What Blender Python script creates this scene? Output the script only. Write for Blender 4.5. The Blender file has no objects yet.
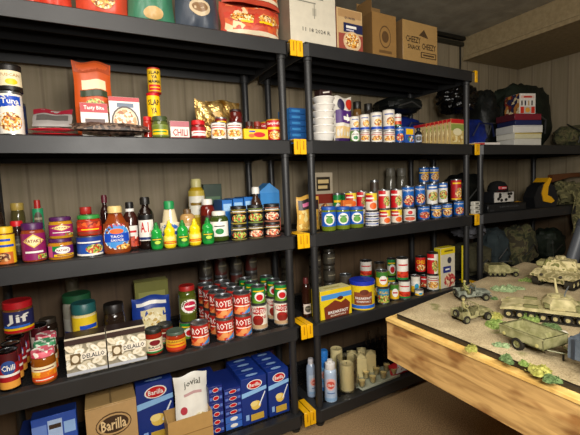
import bpy, math, random
from mathutils import Vector, noise
random.seed(7)
SC = bpy.context.scene
COL = SC.collection
PI = math.pi

# ---------------------------------------------------------------- materials
def lin(h):
    h = h.lstrip('#')
    if len(h) == 3: h = ''.join(c * 2 for c in h)
    out = []
    for i in (0, 2, 4):
        c = int(h[i:i + 2], 16) / 255
        out.append(c / 12.92 if c <= .04045 else ((c + .055) / 1.055) ** 2.4)
    return (*out, 1)

PAL = dict(W='#f2efe6', K='#0b0b0c', R='#c8141c', Y='#f6c50a', B='#0f45b4', G='#13803a', O='#e8641a', P='#6b1f78',
           N='#0c1a5c', C='#e9dcb4', T='#b58a54', S='#9fa3a6', M='#7a1420', L='#8fd0ee', E='#8a8f2a', D='#2a2522', H='#d94f86')
MATS = {}
def new_mat(name):
    m = bpy.data.materials.new(name); m.use_nodes = True
    nt = m.node_tree
    return m, nt, nt.nodes['Principled BSDF']

def mat(spec):
    """'#hex' or palette letter, optional suffix: /g glossy  /m metal  /r rough  /c cloth ; 'food:#a,#b,#c:scale' blotchy picture."""
    if not isinstance(spec, str): return spec
    if spec in MATS: return MATS[spec]
    if spec.startswith('food:'):
        _, cols, sc = spec.split(':')
        cols = cols.split(',')
        m, nt, b = new_mat('printed_picture')
        tc = nt.nodes.new('ShaderNodeTexCoord')
        v = nt.nodes.new('ShaderNodeTexVoronoi'); v.inputs['Scale'].default_value = float(sc)
        rp = nt.nodes.new('ShaderNodeValToRGB'); rp.color_ramp.interpolation = 'CONSTANT'
        sp = nt.nodes.new('ShaderNodeSeparateColor')
        nt.links.new(tc.outputs['Object'], v.inputs['Vector'])
        nt.links.new(v.outputs['Color'], sp.inputs[0])
        nt.links.new(sp.outputs[0], rp.inputs[0])
        el = rp.color_ramp.elements
        el[0].color = lin(PAL.get(cols[0], cols[0])); el[0].position = 0
        el[1].color = lin(PAL.get(cols[-1], cols[-1])); el[1].position = 1 - 1 / len(cols)
        for i, c in enumerate(cols[1:-1], 1):
            e = el.new(i / len(cols)); e.color = lin(PAL.get(c, c))
        nt.links.new(rp.outputs[0], b.inputs['Base Color'])
        b.inputs['Roughness'].default_value = .45
        MATS[spec] = m
        return m
    c, _, suf = spec.partition('/')
    m, nt, b = new_mat({'': 'painted_surface', 'g': 'glossy_surface', 'm': 'metal_surface', 'r': 'matt_surface', 'c': 'cloth_surface'}[suf])
    n = nt.nodes.new('ShaderNodeTexNoise'); n.inputs['Scale'].default_value = 30 if suf != 'c' else 90
    n.inputs['Detail'].default_value = 2
    tc = nt.nodes.new('ShaderNodeTexCoord'); nt.links.new(tc.outputs['Object'], n.inputs['Vector'])
    mx = nt.nodes.new('ShaderNodeMix'); mx.data_type = 'RGBA'
    base = lin(PAL.get(c, c))
    k = .86 if suf != 'c' else .6
    mx.inputs['A'].default_value = (base[0] * k, base[1] * k, base[2] * k, 1)
    mx.inputs['B'].default_value = tuple(min(1, x * 1.08) for x in base[:3]) + (1,)
    nt.links.new(n.outputs[0], mx.inputs['Factor'])
    nt.links.new(mx.outputs['Result'], b.inputs['Base Color'])
    b.inputs['Roughness'].default_value = {'': .42, 'g': .14, 'm': .3, 'r': .85, 'c': .95}[suf]
    if suf == 'm': b.inputs['Metallic'].default_value = .9
    if suf in 'rc' and suf: b.inputs['Specular IOR Level'].default_value = .2
    MATS[spec] = m
    return m

def glass(spec, alpha_rough=.05, tint='#ffffff'):
    key = 'glass' + spec
    if key in MATS: return MATS[key]
    m, nt, b = new_mat('clear_glass'); out = nt.nodes['Material Output']; nt.nodes.remove(b)
    tr = nt.nodes.new('ShaderNodeBsdfTransparent'); gl = nt.nodes.new('ShaderNodeBsdfGlossy'); gl.inputs['Roughness'].default_value = .08
    tr.inputs[0].default_value = (*[.86 + .12 * c for c in lin(spec)[:3]], 1)
    lw = nt.nodes.new('ShaderNodeLayerWeight'); lw.inputs[0].default_value = .35
    n = nt.nodes.new('ShaderNodeTexNoise'); n.inputs['Scale'].default_value = 15
    mr = nt.nodes.new('ShaderNodeMapRange'); mr.inputs[3].default_value = .7; mr.inputs[4].default_value = 1.1
    mu = nt.nodes.new('ShaderNodeMath'); mu.operation = 'MULTIPLY'; nt.links.new(n.outputs[0], mr.inputs[0]); nt.links.new(mr.outputs[0], mu.inputs[0]); nt.links.new(lw.outputs[1], mu.inputs[1])
    mx = nt.nodes.new('ShaderNodeMixShader'); nt.links.new(mu.outputs[0], mx.inputs[0]); nt.links.new(tr.outputs[0], mx.inputs[1]); nt.links.new(gl.outputs[0], mx.inputs[2]); nt.links.new(mx.outputs[0], out.inputs[0])
    MATS[key] = m
    return m

def ramp_mat(name, build):
    m, nt, b = new_mat(name); build(nt, b); return m

def N(nt, t, **kw):
    n = nt.nodes.new(t)
    for k, v in kw.items():
        if k in n.inputs: n.inputs[k].default_value = v
        else: setattr(n, k, v)
    return n

# ---------------------------------------------------------------- mesh builder
class MB:
    def __init__(s): s.v = []; s.f = []; s.m = []; s.mats = []
    def mi(s, m):
        m = mat(m)
        if m not in s.mats: s.mats.append(m)
        return s.mats.index(m)
    def add(s, vs, fs, m):
        o = len(s.v); s.v += [tuple(p) for p in vs]; k = s.mi(m)
        for f in fs: s.f.append([o + i for i in f]); s.m.append(k)
        return s
    def box(s, x0, y0, z0, x1, y1, z1, m, c=0, xf=None):
        if x0 > x1: x0, x1 = x1, x0
        if y0 > y1: y0, y1 = y1, y0
        if z0 > z1: z0, z1 = z1, z0
        if not c:
            vs = [(x, y, z) for x in (x0, x1) for y in (y0, y1) for z in (z0, z1)]
            fs = [(0, 1, 3, 2), (4, 6, 7, 5), (0, 4, 5, 1), (2, 3, 7, 6), (0, 2, 6, 4), (1, 5, 7, 3)]
        else:
            c = min(c, (x1 - x0) / 2.1, (y1 - y0) / 2.1, (z1 - z0) / 2.1)
            lo = (x0, y0, z0); hi = (x1, y1, z1); vs = []; ix = {}
            for sx in (0, 1):
                for sy in (0, 1):
                    for sz in (0, 1):
                        sg = (sx, sy, sz)
                        for ax in range(3):
                            p = []
                            for k in range(3):
                                e = hi[k] if sg[k] else lo[k]
                                p.append(e if k == ax else e + (-c if sg[k] else c))
                            ix[(sx, sy, sz, ax)] = len(vs); vs.append(tuple(p))
            fs = []
            for ax in range(3):
                a, b = [k for k in range(3) if k != ax]
                for sd in (0, 1):
                    q = []
                    for (u, w) in ((0, 0), (1, 0), (1, 1), (0, 1)):
                        g = [0, 0, 0]; g[ax] = sd; g[a] = u; g[b] = w
                        q.append(ix[(*g, ax)])
                    if (sd == 1) != (ax != 1): q.reverse()
                    fs.append(q)
                for (u, w) in ((0, 0), (0, 1), (1, 0), (1, 1)):      # edges along ax
                    g0 = [0, 0, 0]; g0[a] = u; g0[b] = w; g1 = list(g0); g1[ax] = 1
                    q = [ix[(*g0, a)], ix[(*g1, a)], ix[(*g1, b)], ix[(*g0, b)]]
                    fs.append(q)
            for sx in (0, 1):
                for sy in (0, 1):
                    for sz in (0, 1): fs.append([ix[(sx, sy, sz, k)] for k in range(3)])
            # fix orientation against the centre
            cx = Vector(((x0 + x1) / 2, (y0 + y1) / 2, (z0 + z1) / 2)); nf = []
            for q in fs:
                p = [Vector(vs[i]) for i in q]
                n = (p[1] - p[0]).cross(p[2] - p[0])
                if n.length < 1e-12 and len(p) > 3: n = (p[2] - p[0]).cross(p[3] - p[0])
                ctr = sum(p, Vector()) / len(p)
                nf.append(list(reversed(q)) if n.dot(ctr - cx) < 0 else q)
            fs = nf
        if xf: vs = [xf(p) for p in vs]
        return s.add(vs, fs, m)
    def lathe(s, prof, m, n=20, cx=0, cy=0, sx=1, sy=1):
        vs = []; fs = []
        for (r, z) in prof:
            for k in range(n):
                a = 2 * PI * k / n
                vs.append((cx + max(r, 1e-5) * math.sin(a) * sx, cy - max(r, 1e-5) * math.cos(a) * sy, z))
        for i in range(len(prof) - 1):
            for k in range(n):
                k2 = (k + 1) % n
                fs.append((i * n + k, i * n + k2, (i + 1) * n + k2, (i + 1) * n + k))
        return s.add(vs, fs, m)
    def tube(s, pts, r, m, n=8, cap=True):
        pts = [Vector(p) for p in pts]; rs = r if isinstance(r, (list, tuple)) else [r] * len(pts)
        vs = []; fs = []; up = None
        for i, p in enumerate(pts):
            t = (pts[min(i + 1, len(pts) - 1)] - pts[max(i - 1, 0)]).normalized()
            if up is None: up = Vector((0, 0, 1)) if abs(t.z) < .9 else Vector((1, 0, 0))
            a = t.cross(up).normalized(); b = a.cross(t).normalized(); up = b
            for k in range(n):
                g = 2 * PI * k / n
                vs.append(p + (a * math.cos(g) + b * math.sin(g)) * rs[i])
        for i in range(len(pts) - 1):
            for k in range(n):
                k2 = (k + 1) % n
                fs.append((i * n + k, (i + 1) * n + k, (i + 1) * n + k2, i * n + k2))
        if cap:
            fs.append(list(range(n))); fs.append(list(reversed(range((len(pts) - 1) * n, len(pts) * n))))
        return s.add(vs, fs, m)
    def prism(s, poly, axis, a0, a1, m):
        """extrude a 2-D polygon along axis 'x','y' or 'z'."""
        def P(u, w, a): return {'x': (a, u, w), 'y': (u, a, w), 'z': (u, w, a)}[axis]
        n = len(poly); vs = [P(*p, a0) for p in poly] + [P(*p, a1) for p in poly]
        fs = [list(range(n)), list(reversed(range(n, 2 * n)))] + [(i, i + n, (i + 1) % n + n, (i + 1) % n) for i in range(n)]
        return s.add(vs, fs, m)
    def grid(s, fn, nu, nv, m):
        vs = [fn(i / nu, j / nv) for j in range(nv + 1) for i in range(nu + 1)]
        fs = [(j * (nu + 1) + i, j * (nu + 1) + i + 1, (j + 1) * (nu + 1) + i + 1, (j + 1) * (nu + 1) + i) for j in range(nv) for i in range(nu)]
        return s.add(vs, fs, m)
    def build(s, name, parent=None, loc=None, rz=0, smooth=True, rot=None, fix=False):
        me = bpy.data.meshes.new(name)
        me.from_pydata(s.v, [], s.f)
        for m in s.mats: me.materials.append(m)
        me.polygons.foreach_set('material_index', s.m)
        me.update()
        if fix:
            import bmesh
            bm = bmesh.new(); bm.from_mesh(me); bmesh.ops.remove_doubles(bm, verts=bm.verts, dist=1e-6)
            bmesh.ops.recalc_face_normals(bm, faces=bm.faces); bm.to_mesh(me); bm.free()
        if smooth:
            me.polygons.foreach_set('use_smooth', [True] * len(me.polygons))
            me.set_sharp_from_angle(angle=math.radians(38))
        o = bpy.data.objects.new(name, me); COL.objects.link(o)
        if parent: o.parent = parent
        if loc is not None: o.location = loc
        o.rotation_euler = rot if rot else (0, 0, rz)
        return o

def empty(name, loc=(0, 0, 0), rz=0):
    o = bpy.data.objects.new(name, None); COL.objects.link(o); o.location = loc; o.rotation_euler = (0, 0, rz)
    o.empty_display_size = .05
    return o
def tag(o, label, cat, group=None, kind=None):
    o['label'] = label; o['category'] = cat
    if group: o['group'] = group
    if kind: o['kind'] = kind
    return o
def struct(o): o['kind'] = 'structure'; return o

# ---------------------------------------------------------------- camera
CX, CY, CZ = -.829, -1.538, 1.194
YAW, PITCH, ROLL, FPX = .478, -.086, -.040, 380.6
_f = Vector((math.sin(YAW) * math.cos(PITCH), math.cos(YAW) * math.cos(PITCH), math.sin(PITCH)))
_r = Vector((math.cos(YAW), -math.sin(YAW), 0)); _u = _r.cross(_f)
_R = _r * math.cos(ROLL) + _u * math.sin(ROLL); _U = -_r * math.sin(ROLL) + _u * math.cos(ROLL)
CAMP = Vector((CX, CY, CZ))
cd = bpy.data.cameras.new('camera'); cam = bpy.data.objects.new('camera', cd); COL.objects.link(cam)
from mathutils import Matrix
cam.matrix_world = Matrix(((_R.x, _U.x, -_f.x, CX), (_R.y, _U.y, -_f.y, CY), (_R.z, _U.z, -_f.z, CZ), (0, 0, 0, 1)))
cd.sensor_fit = 'HORIZONTAL'; cd.sensor_width = 36; cd.lens = 36 * FPX / 580
cd.clip_start = .02
SC.camera = cam
SC.view_settings.view_transform = 'Standard'
SC.view_settings.look = 'None'
SC.view_settings.exposure = 0

def proj(p):
    d = Vector(p) - CAMP; z = d.dot(_f)
    return 290 + FPX * d.dot(_R) / z, 217.5 - FPX * d.dot(_U) / z, z
def bis(fn, a, b, target):
    fa = fn(a) - target; fb = fn(b) - target
    for _ in range(40):
        c = (a + b) / 2; fc = fn(c) - target
        if (fc < 0) == (fa < 0): a, fa = c, fc
        else: b = c
    return (a + b) / 2

class Unit:      # a shelving unit's own frame: s along the front edge, d back from it
    def __init__(u, x, y, th, W, D): u.x, u.y, u.th, u.W, u.D = x, y, th, W, D; u.c, u.sn = math.cos(th), math.sin(th)
    def w(u, s, d, z=0): return Vector((u.x + s * u.c - d * u.sn, u.y + s * u.sn + d * u.c, z))
    def s_at(u, px, d, z): return bis(lambda s: proj(u.w(s, d, z))[0], -.35, u.W + .6, px)
    def z_at(u, s, d, py): return bis(lambda z: -proj(u.w(s, d, z))[1], -.1, 2.6, -py)
TZ = [1.83, 1.395, .96, .525, .09]
FACE = .061
U1 = Unit(-1.22, 0, 0, 1.22, .51)
U2 = Unit(.069, -.019, .04, 1.204, .51)
U3 = Unit(1.335, .025, -.06, 1.2, .48)

# ---------------------------------------------------------------- room
WALLY, WALLX, CEIL = .585, 2.60, 2.30
def panel_mat():
    def b(nt, p):
        tc = N(nt, 'ShaderNodeTexCoord'); sx = N(nt, 'ShaderNodeSeparateXYZ'); nt.links.new(tc.outputs['Object'], sx.inputs[0])
        # plank index -> tone, thin dark grooves at irregular spacing
        ad = N(nt, 'ShaderNodeMath', operation='ADD'); nt.links.new(sx.outputs[0], ad.inputs[0]); nt.links.new(sx.outputs[1], ad.inputs[1])
        ml = N(nt, 'ShaderNodeMath', operation='MULTIPLY'); ml.inputs[1].default_value = 8.2; nt.links.new(ad.outputs[0], ml.inputs[0])
        vo = N(nt, 'ShaderNodeTexVoronoi', voronoi_dimensions='1D', feature='DISTANCE_TO_EDGE'); vo.inputs['Scale'].default_value = 1
        nt.links.new(ml.outputs[0], vo.inputs['W'])
        vc = N(nt, 'ShaderNodeTexVoronoi', voronoi_dimensions='1D'); vc.inputs['Scale'].default_value = 1; nt.links.new(ml.outputs[0], vc.inputs['W'])
        rp = N(nt, 'ShaderNodeValToRGB'); rp.color_ramp.elements[0].position = .02; rp.color_ramp.elements[1].position = .07
        rp.color_ramp.elements[0].color = (.74, .71, .68, 1); rp.color_ramp.elements[1].color = (1, 1, 1, 1)
        nt.links.new(vo.outputs['Distance'], rp.inputs[0])
        mp = N(nt, 'ShaderNodeMapping'); mp.inputs['Scale'].default_value = (60, 60, 2.2); nt.links.new(tc.outputs['Object'], mp.inputs[0])
        ns = N(nt, 'ShaderNodeTexNoise'); ns.inputs['Scale'].default_value = 1; ns.inputs['Detail'].default_value = 4; nt.links.new(mp.outputs[0], ns.inputs['Vector'])
        r2 = N(nt, 'ShaderNodeValToRGB'); r2.color_ramp.elements[0].color = lin('#857758'); r2.color_ramp.elements[1].color = lin('#948468')
        r2.color_ramp.elements[0].position = .3; r2.color_ramp.elements[1].position = .7
        nt.links.new(ns.outputs[0], r2.inputs[0])
        mx = N(nt, 'ShaderNodeMix', data_type='RGBA', blend_type='MULTIPLY'); mx.inputs['Factor'].default_value = 1
        nt.links.new(r2.outputs[0], mx.inputs['A']); nt.links.new(rp.outputs[0], mx.inputs['B'])
        m2 = N(nt, 'ShaderNodeMix', data_type='RGBA', blend_type='MULTIPLY'); m2.inputs['Factor'].default_value = .16
        bw = N(nt, 'ShaderNodeRGBToBW'); nt.links.new(vc.outputs['Color'], bw.inputs[0]); nt.links.new(mx.outputs['Result'], m2.inputs['A']); nt.links.new(bw.outputs[0], m2.inputs['B'])
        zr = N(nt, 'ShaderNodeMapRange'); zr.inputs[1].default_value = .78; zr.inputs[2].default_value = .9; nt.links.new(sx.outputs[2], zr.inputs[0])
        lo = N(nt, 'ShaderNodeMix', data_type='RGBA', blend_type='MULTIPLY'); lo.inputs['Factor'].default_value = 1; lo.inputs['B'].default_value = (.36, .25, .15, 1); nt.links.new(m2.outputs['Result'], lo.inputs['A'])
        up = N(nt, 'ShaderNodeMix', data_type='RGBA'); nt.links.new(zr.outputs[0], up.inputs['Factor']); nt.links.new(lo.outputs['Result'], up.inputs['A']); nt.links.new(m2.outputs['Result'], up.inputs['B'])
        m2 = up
        hs = N(nt, 'ShaderNodeHueSaturation'); hs.inputs['Saturation'].default_value = .9; nt.links.new(m2.outputs['Result'], hs.inputs['Color'])
        nt.links.new(hs.outputs[0], p.inputs['Base Color']); p.inputs['Roughness'].default_value = .7
        bp = N(nt, 'ShaderNodeBump'); bp.inputs['Strength'].default_value = .35; bp.inputs['Distance'].default_value = .004
        nt.links.new(rp.outputs[0], bp.inputs['Height']); nt.links.new(bp.outputs[0], p.inputs['Normal'])
    return ramp_mat('grooved_wall_panelling', b)
def noise_mat(name, c1, c2, scale, rough=.9, bump=.3, dist=.003, detail=5):
    def b(nt, p):
        tc = N(nt, 'ShaderNodeTexCoord'); ns = N(nt, 'ShaderNodeTexNoise'); ns.inputs['Scale'].default_value = scale; ns.inputs['Detail'].default_value = detail
        nt.links.new(tc.outputs['Object'], ns.inputs['Vector'])
        r = N(nt, 'ShaderNodeValToRGB'); r.color_ramp.elements[0].color = lin(c1); r.color_ramp.elements[1].color = lin(c2)
        r.color_ramp.elements[0].position = .36; r.color_ramp.elements[1].position = .64
        nt.links.new(ns.outputs[0], r.inputs[0]); nt.links.new(r.outputs[0], p.inputs['Base Color'])
        p.inputs['Roughness'].default_value = rough
        p.inputs['Specular IOR Level'].default_value = .25
        bp = N(nt, 'ShaderNodeBump'); bp.inputs['Strength'].default_value = bump; bp.inputs['Distance'].default_value = dist
        nt.links.new(ns.outputs[0], bp.inputs['Height']); nt.links.new(bp.outputs[0], p.inputs['Normal'])
    return ramp_mat(name, b)
PANEL = panel_mat()
CEILM = noise_mat('ceiling_plaster', '#938c7c', '#a69f8e', 9, bump=.5, dist=.01)
SOFF = noise_mat('tan_painted_board', '#8b7a5a', '#978665', 40, bump=.1)
CARPET = noise_mat('tan_carpet', '#7a6244', '#b3956c', 190, bump=.8, dist=.004, detail=3)
XL, YF = -2.6, -4.2
struct(MB().box(XL, YF, -.05, WALLX, WALLY, 0, CARPET).build('floor', smooth=False))
struct(MB().box(XL, YF, CEIL, WALLX, WALLY, CEIL + .05, CEILM).build('ceiling', smooth=False))
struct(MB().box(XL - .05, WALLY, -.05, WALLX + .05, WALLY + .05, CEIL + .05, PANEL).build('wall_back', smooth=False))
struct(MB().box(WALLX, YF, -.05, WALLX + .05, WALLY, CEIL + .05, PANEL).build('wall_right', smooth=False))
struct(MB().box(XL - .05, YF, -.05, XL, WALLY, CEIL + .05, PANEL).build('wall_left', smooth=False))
struct(MB().box(XL - .05, YF - .05, -.05, WALLX + .05, YF, CEIL + .05, PANEL).build('wall_front', smooth=False))
SOX = 1.885
struct(MB().box(SOX, YF + .01, 2.125, WALLX - .002, WALLY - .002, CEIL - .002, SOFF).build('trim_1', smooth=False))   # boxed-in duct along the right wall
struct(MB().box(SOX - .012, YF + .01, 2.118, SOX, WALLY - .002, 2.15, SOFF, c=.003).build('trim_2'))
t = struct(MB().box(.9, WALLY - .045, CEIL - .035, SOX - .02, WALLY - .012, CEIL - .006, '#15140f', c=.006).box(.9, WALLY - .03, CEIL - .075, SOX - .02, WALLY - .004, CEIL - .045, '#25231b', c=.005).build('trim_3'))

cb = MB().tube([(SOX - .05, WALLY - .012, 2.26), (SOX - .045, WALLY - .01, 2.1), (SOX - .055, WALLY - .01, 1.95), (SOX - .05, WALLY - .012, 1.7)], .006, '#14130f', 8); struct(cb.build('trim_4'))
# ---------------------------------------------------------------- shelving units
def plastic():
    def b(nt, p):
        tc = N(nt, 'ShaderNodeTexCoord'); ns = N(nt, 'ShaderNodeTexNoise'); ns.inputs['Scale'].default_value = 6; ns.inputs['Detail'].default_value = 6
        nt.links.new(tc.outputs['Object'], ns.inputs['Vector'])
        r = N(nt, 'ShaderNodeValToRGB'); r.color_ramp.elements[0].color = (.012, .0123, .013, 1); r.color_ramp.elements[1].color = (.02, .0205, .0215, 1)
        nt.links.new(ns.outputs[0], r.inputs[0]); nt.links.new(r.outputs[0], p.inputs['Base Color'])
        mr = N(nt, 'ShaderNodeMapRange'); mr.inputs[3].default_value = .36; mr.inputs[4].default_value = .55
        nt.links.new(ns.outputs[0], mr.inputs[0]); nt.links.new(mr.outputs[0], p.inputs['Roughness'])
        n2 = N(nt, 'ShaderNodeTexNoise'); n2.inputs['Scale'].default_value = 500; nt.links.new(tc.outputs['Object'], n2.inputs['Vector'])
        bp = N(nt, 'ShaderNodeBump'); bp.inputs['Strength'].default_value = .15; bp.inputs['Distance'].default_value = .001
        nt.links.new(n2.outputs[0], bp.inputs['Height']); nt.links.new(bp.outputs[0], p.inputs['Normal'])
    return ramp_mat('black_moulded_plastic', b)
PLAST = plastic()
YEL = mat('#f2b705')
UNDER_SHADE = mat('#0c0c0d/r')  # same plastic coloured darker, standing for shade on ribs and lattice

def shelf_mesh(mb, W, D):
    """local frame, top surface at z=0."""
    c = .02
    out = [(c, 0), (W - c, 0), (W, c), (W, D - c), (W - c, D), (c, D), (0, D - c), (0, c)]
    t = .006
    inn = [(c + t * .4, t), (W - c - t * .4, t), (W - t, c + t * .4), (W - t, D - c - t * .4), (W - c - t * .4, D - t), (c + t * .4, D - t), (t, D - c - t * .4), (t, c + t * .4)]
    n = 8; vs = []; e = .004
    def ins(p, k): cx, cy = W / 2, D / 2; return (p[0] + (e if p[0] < cx else -e) * k, p[1] + (e if p[1] < cy else -e) * k)
    rings = [([p for p in inn], -FACE), (out, -FACE), (out, -e), ([ins(p, 1) for p in out], 0)]
    vs = [(*p, z) for ring, z in rings for p in ring]
    fs = []
    for i in range(len(rings) - 1):
        for k in range(n): fs.append((i * n + k, i * n + (k + 1) % n, (i + 1) * n + (k + 1) % n, (i + 1) * n + k))
    mb.add(vs, fs, PLAST)
    # inner wall of the rim
    vs = [(*p, z) for z in (-FACE, -.004) for p in inn]
    mb.add(vs, [((k + 1) % n, k, n + k, n + (k + 1) % n) for k in range(n)], PLAST)
    # solid border on top, lattice inside
    bw = .045
    for (x0, y0, x1, y1) in ((e, e, W - e, bw), (e, D - bw, W - e, D - e), (e, bw, bw, D - bw), (W - bw, bw, W - e, D - bw)):
        mb.box(x0, y0, -.005, x1, y1, -.0002, PLAST)
    x = bw
    while x < W - bw - .02:
        mb.box(x + .014, bw, -.006, x + .022, D - bw, -.0006, UNDER_SHADE); x += .022
    y = bw
    while y < D - bw - .02:
        mb.box(bw, y + .014, -.006, W - bw, y + .022, -.0009, UNDER_SHADE); y += .022
    # stiffening ribs below
    for k in range(1, 4): mb.box(.01, D * k / 4 - .004, -.05, W - .01, D * k / 4 + .004, -.006, UNDER_SHADE)
    for (x, y) in ((.03, .032), (W - .03, .032), (.04, D - .045), (W - .04, D - .045)):
        mb.lathe([(.0, -.075), (.021, -.075), (.021, -.006)], PLAST, 16, x, y)

def shelving(U, tiers, label):
    root = empty('shelving_unit', U.w(0, 0, 0), U.th)
    tag(root, label, 'shelf', 'black plastic shelving units')
    for z in tiers:
        mb = MB(); shelf_mesh(mb, U.W, U.D); mb.build('shelf', root, (0, 0, z))
    for (x, y) in ((.03, .032), (U.W - .03, .032), (.04, U.D - .045), (U.W - .04, U.D - .045)):
        zz = sorted(tiers); lo = 0
        for z in zz:
            top = z - .076
            if top - lo > .03:
                r = .0175
                MB().lathe([(0, lo), (r * .97, lo), (r, lo + .01), (r, top)], PLAST, 20, x, y).build('post', root)
            elif lo == 0:
                MB().lathe([(0, 0), (.02, 0), (.024, top + .001)], PLAST, 20, x, y).build('foot', root)
            lo = z + .0
    return root
SH1 = shelving(U1, TZ, 'black plastic five-tier shelving unit at left packed with pantry goods')
SH2 = shelving(U2, TZ, 'black plastic five-tier shelving unit in the middle beside the white boxes')
shelving(U3, TZ[1:], 'low black plastic shelving unit in the dark right corner holding bags')

def clip(host, s0, z, label, n=2, w=.0245, back=.11):
    """yellow joining clips gripping the gap at the front corner of two units."""
    mb = MB(); sl = []
    for k in range(n):
        x = k * (w + .002)
        mb.box(x, -.007, -FACE - .004, x + w, -.001, .004, YEL, c=.0015)
        mb.box(x + .001, -.002, .0012, x + w - .001, back, .0042, YEL, c=.001)
        sl.append((x + w * .42, x + w * .6))
    o = mb.build('joining_clip', host, (s0, 0, z)); o['label'] = label
    for a, b in sl: MB().box(a, -.0085, -FACE * .72, b, -.0065, -.004, '#b97f02', c=.0008).build('clip_slot', o)
    return o
names = ['top', 'second', 'third', 'fourth', 'lowest']
for i, z in enumerate(TZ):
    clip(SH1, 1.2205, z, 'pair of yellow plastic clips joining left and middle units at the %s shelf' % names[i], w=.031)
clip(SH2, 1.206, TZ[0], 'single yellow clip on right end of the middle unit top shelf', 1, w=.022)
for i in (1, 2, 3):
    clip(SH2, 1.207, TZ[i], 'yellow clip between middle and corner units at the %s shelf' % names[i], 1, w=.045)

# ---------------------------------------------------------------- lights
def area(name, loc, size, power, col, target, sy=None):
    l = bpy.data.lights.new(name, 'AREA'); l.energy = power; l.color = col; l.size = size
    if sy: l.shape = 'RECTANGLE'; l.size_y = sy
    o = bpy.data.objects.new(name, l); COL.objects.link(o); o.location = loc
    o.rotation_euler = (Vector(target) - Vector(loc)).to_track_quat('-Z', 'Y').to_euler()
    return o
area('room_lamp', (-.35, -2.05, 1.72), .4, 19, (1, .945, .86), (.15, 0, .9))
area('camera_side_fill', (-.72, -1.72, 1.42), .22, 23, (1, .96, .9), (.3, 0, .6))  # added flash-like fill beside the camera, lights whatever is in view
area('ceiling_fill', (-.95, -.95, 2.24), 1.0, 26, (1, .93, .84), (-.75, -.6, 0))  # added overhead fill, brightens the carpet in front of the shelves
area('ceiling_fill', (.5, -3.0, 2.2), .7, 20, (1, .93, .84), (.6, -.6, .9))  # added weak overhead fill behind the camera
w = bpy.data.worlds.new('room_air'); SC.world = w; w.use_nodes = True
w.node_tree.nodes['Background'].inputs[0].default_value = (1, .94, .85, 1); w.node_tree.nodes['Background'].inputs[1].default_value = .2

# ---------------------------------------------------------------- printed artwork on surfaces
_tx = {}
def text_mesh(s):
    if s in _tx: return _tx[s]
    c = bpy.data.curves.new('t', 'FONT'); c.body = s; c.size = 1; c.resolution_u = 1; c.offset = .018; c.align_x = 'CENTER'
    o = bpy.data.objects.new('t', c); COL.objects.link(o)
    dg = bpy.context.evaluated_depsgraph_get()
    me = bpy.data.meshes.new_from_object(o.evaluated_get(dg))
    vs = [tuple(v.co) for v in me.vertices]; fs = [tuple(p.vertices) for p in me.polygons]
    fs = [f if (Vector(vs[f[1]]) - Vector(vs[f[0]])).cross(Vector(vs[f[2]]) - Vector(vs[f[0]])).z >= 0 else tuple(reversed(f)) for f in fs]
    bpy.data.objects.remove(o); bpy.data.curves.remove(c); bpy.data.meshes.remove(me)
    xs = [v[0] for v in vs] or [0, 1]; ys = [v[1] for v in vs] or [0, 1]
    x0, x1, y0, y1 = min(xs), max(xs), min(ys), max(ys)
    vs = [((v[0] - x0) / (x1 - x0) * 2 - 1, (v[1] - y0) / (y1 - y0) * 2 - 1) for v in vs]
    _tx[s] = (vs, fs); return _tx[s]

def cyl(r, z0, z1, span=1.25):
    return lambda u, v, o=0: ((r + o) * math.sin(u * span), -(r + o) * math.cos(u * span), z0 + v * (z1 - z0))
def front(w, z0, z1, y=0, x=0):
    return lambda u, v, o=0: (x + u * w / 2, y - o, z0 + v * (z1 - z0))
def left(y0, y1, z0, z1, x):        # u -1 is the back, +1 the front
    return lambda u, v, o=0: (x - o, y1 + (u + 1) / 2 * (y0 - y1), z0 + v * (z1 - z0))
def topf(w, y0, y1, z):
    return lambda u, v, o=0: (u * w / 2, y0 + v * (y1 - y0), z + o)

def fan(mb, surf, c0, rim, o, c):
    n = len(rim); qs = (.3, .65, 1)
    vs = [surf(*c0, o)] + [surf(c0[0] + (x - c0[0]) * q, c0[1] + (y - c0[1]) * q, o) for q in qs for x, y in rim]
    fs = [(0, 1 + i, 1 + (i + 1) % n) for i in range(n)]
    for k in range(2): fs += [(1 + k * n + i, 1 + (k + 1) * n + i, 1 + (k + 1) * n + (i + 1) % n, 1 + k * n + (i + 1) % n) for i in range(n)]
    mb.add(vs, fs, c)
def art(mb, surf, items, su=1, o0=.0003, step=.00022):
    o = o0
    for it in items:
        k = it[0]
        if k == 'r':
            _, x0, y0, x1, y1, c = it; n = max(1, int(abs(x1 - x0) * su)); nv = 1 if su <= 1 else max(1, int(abs(y1 - y0) * su / 2))
            mb.grid(lambda a, b: surf(x0 + a * (x1 - x0), y0 + b * (y1 - y0), o), n, nv, c)
        elif k == 'e':
            _, cx, cy, rx, ry, c = it; n = 18
            fan(mb, surf, (cx, cy), [(cx + rx * math.cos(2 * PI * i / n), cy + ry * math.sin(2 * PI * i / n)) for i in range(n)], o, c)
        elif k == 'p':
            _, pts, c = it; q = []
            if sum(pts[i - 1][0] * pts[i][1] - pts[i][0] * pts[i - 1][1] for i in range(len(pts))) < 0: pts = pts[::-1]
            for i in range(len(pts)):
                a, b = pts[i], pts[(i + 1) % len(pts)]
                q += [(a[0] + (b[0] - a[0]) * k / 4, a[1] + (b[1] - a[1]) * k / 4) for k in range(4)]
            fan(mb, surf, (sum(p[0] for p in pts) / len(pts), sum(p[1] for p in pts) / len(pts)), q, o, c)
        elif k == 't':
            _, s, cx, cy, hw, hh, c = it[:7]; sl = it[7] if len(it) > 7 else 0
            vs, fs = text_mesh(s)
            mb.add([surf(cx + x * hw, cy + y * hh + x * sl, o + .0005) for x, y in vs], fs, c)
        o += step
    return mb

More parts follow.
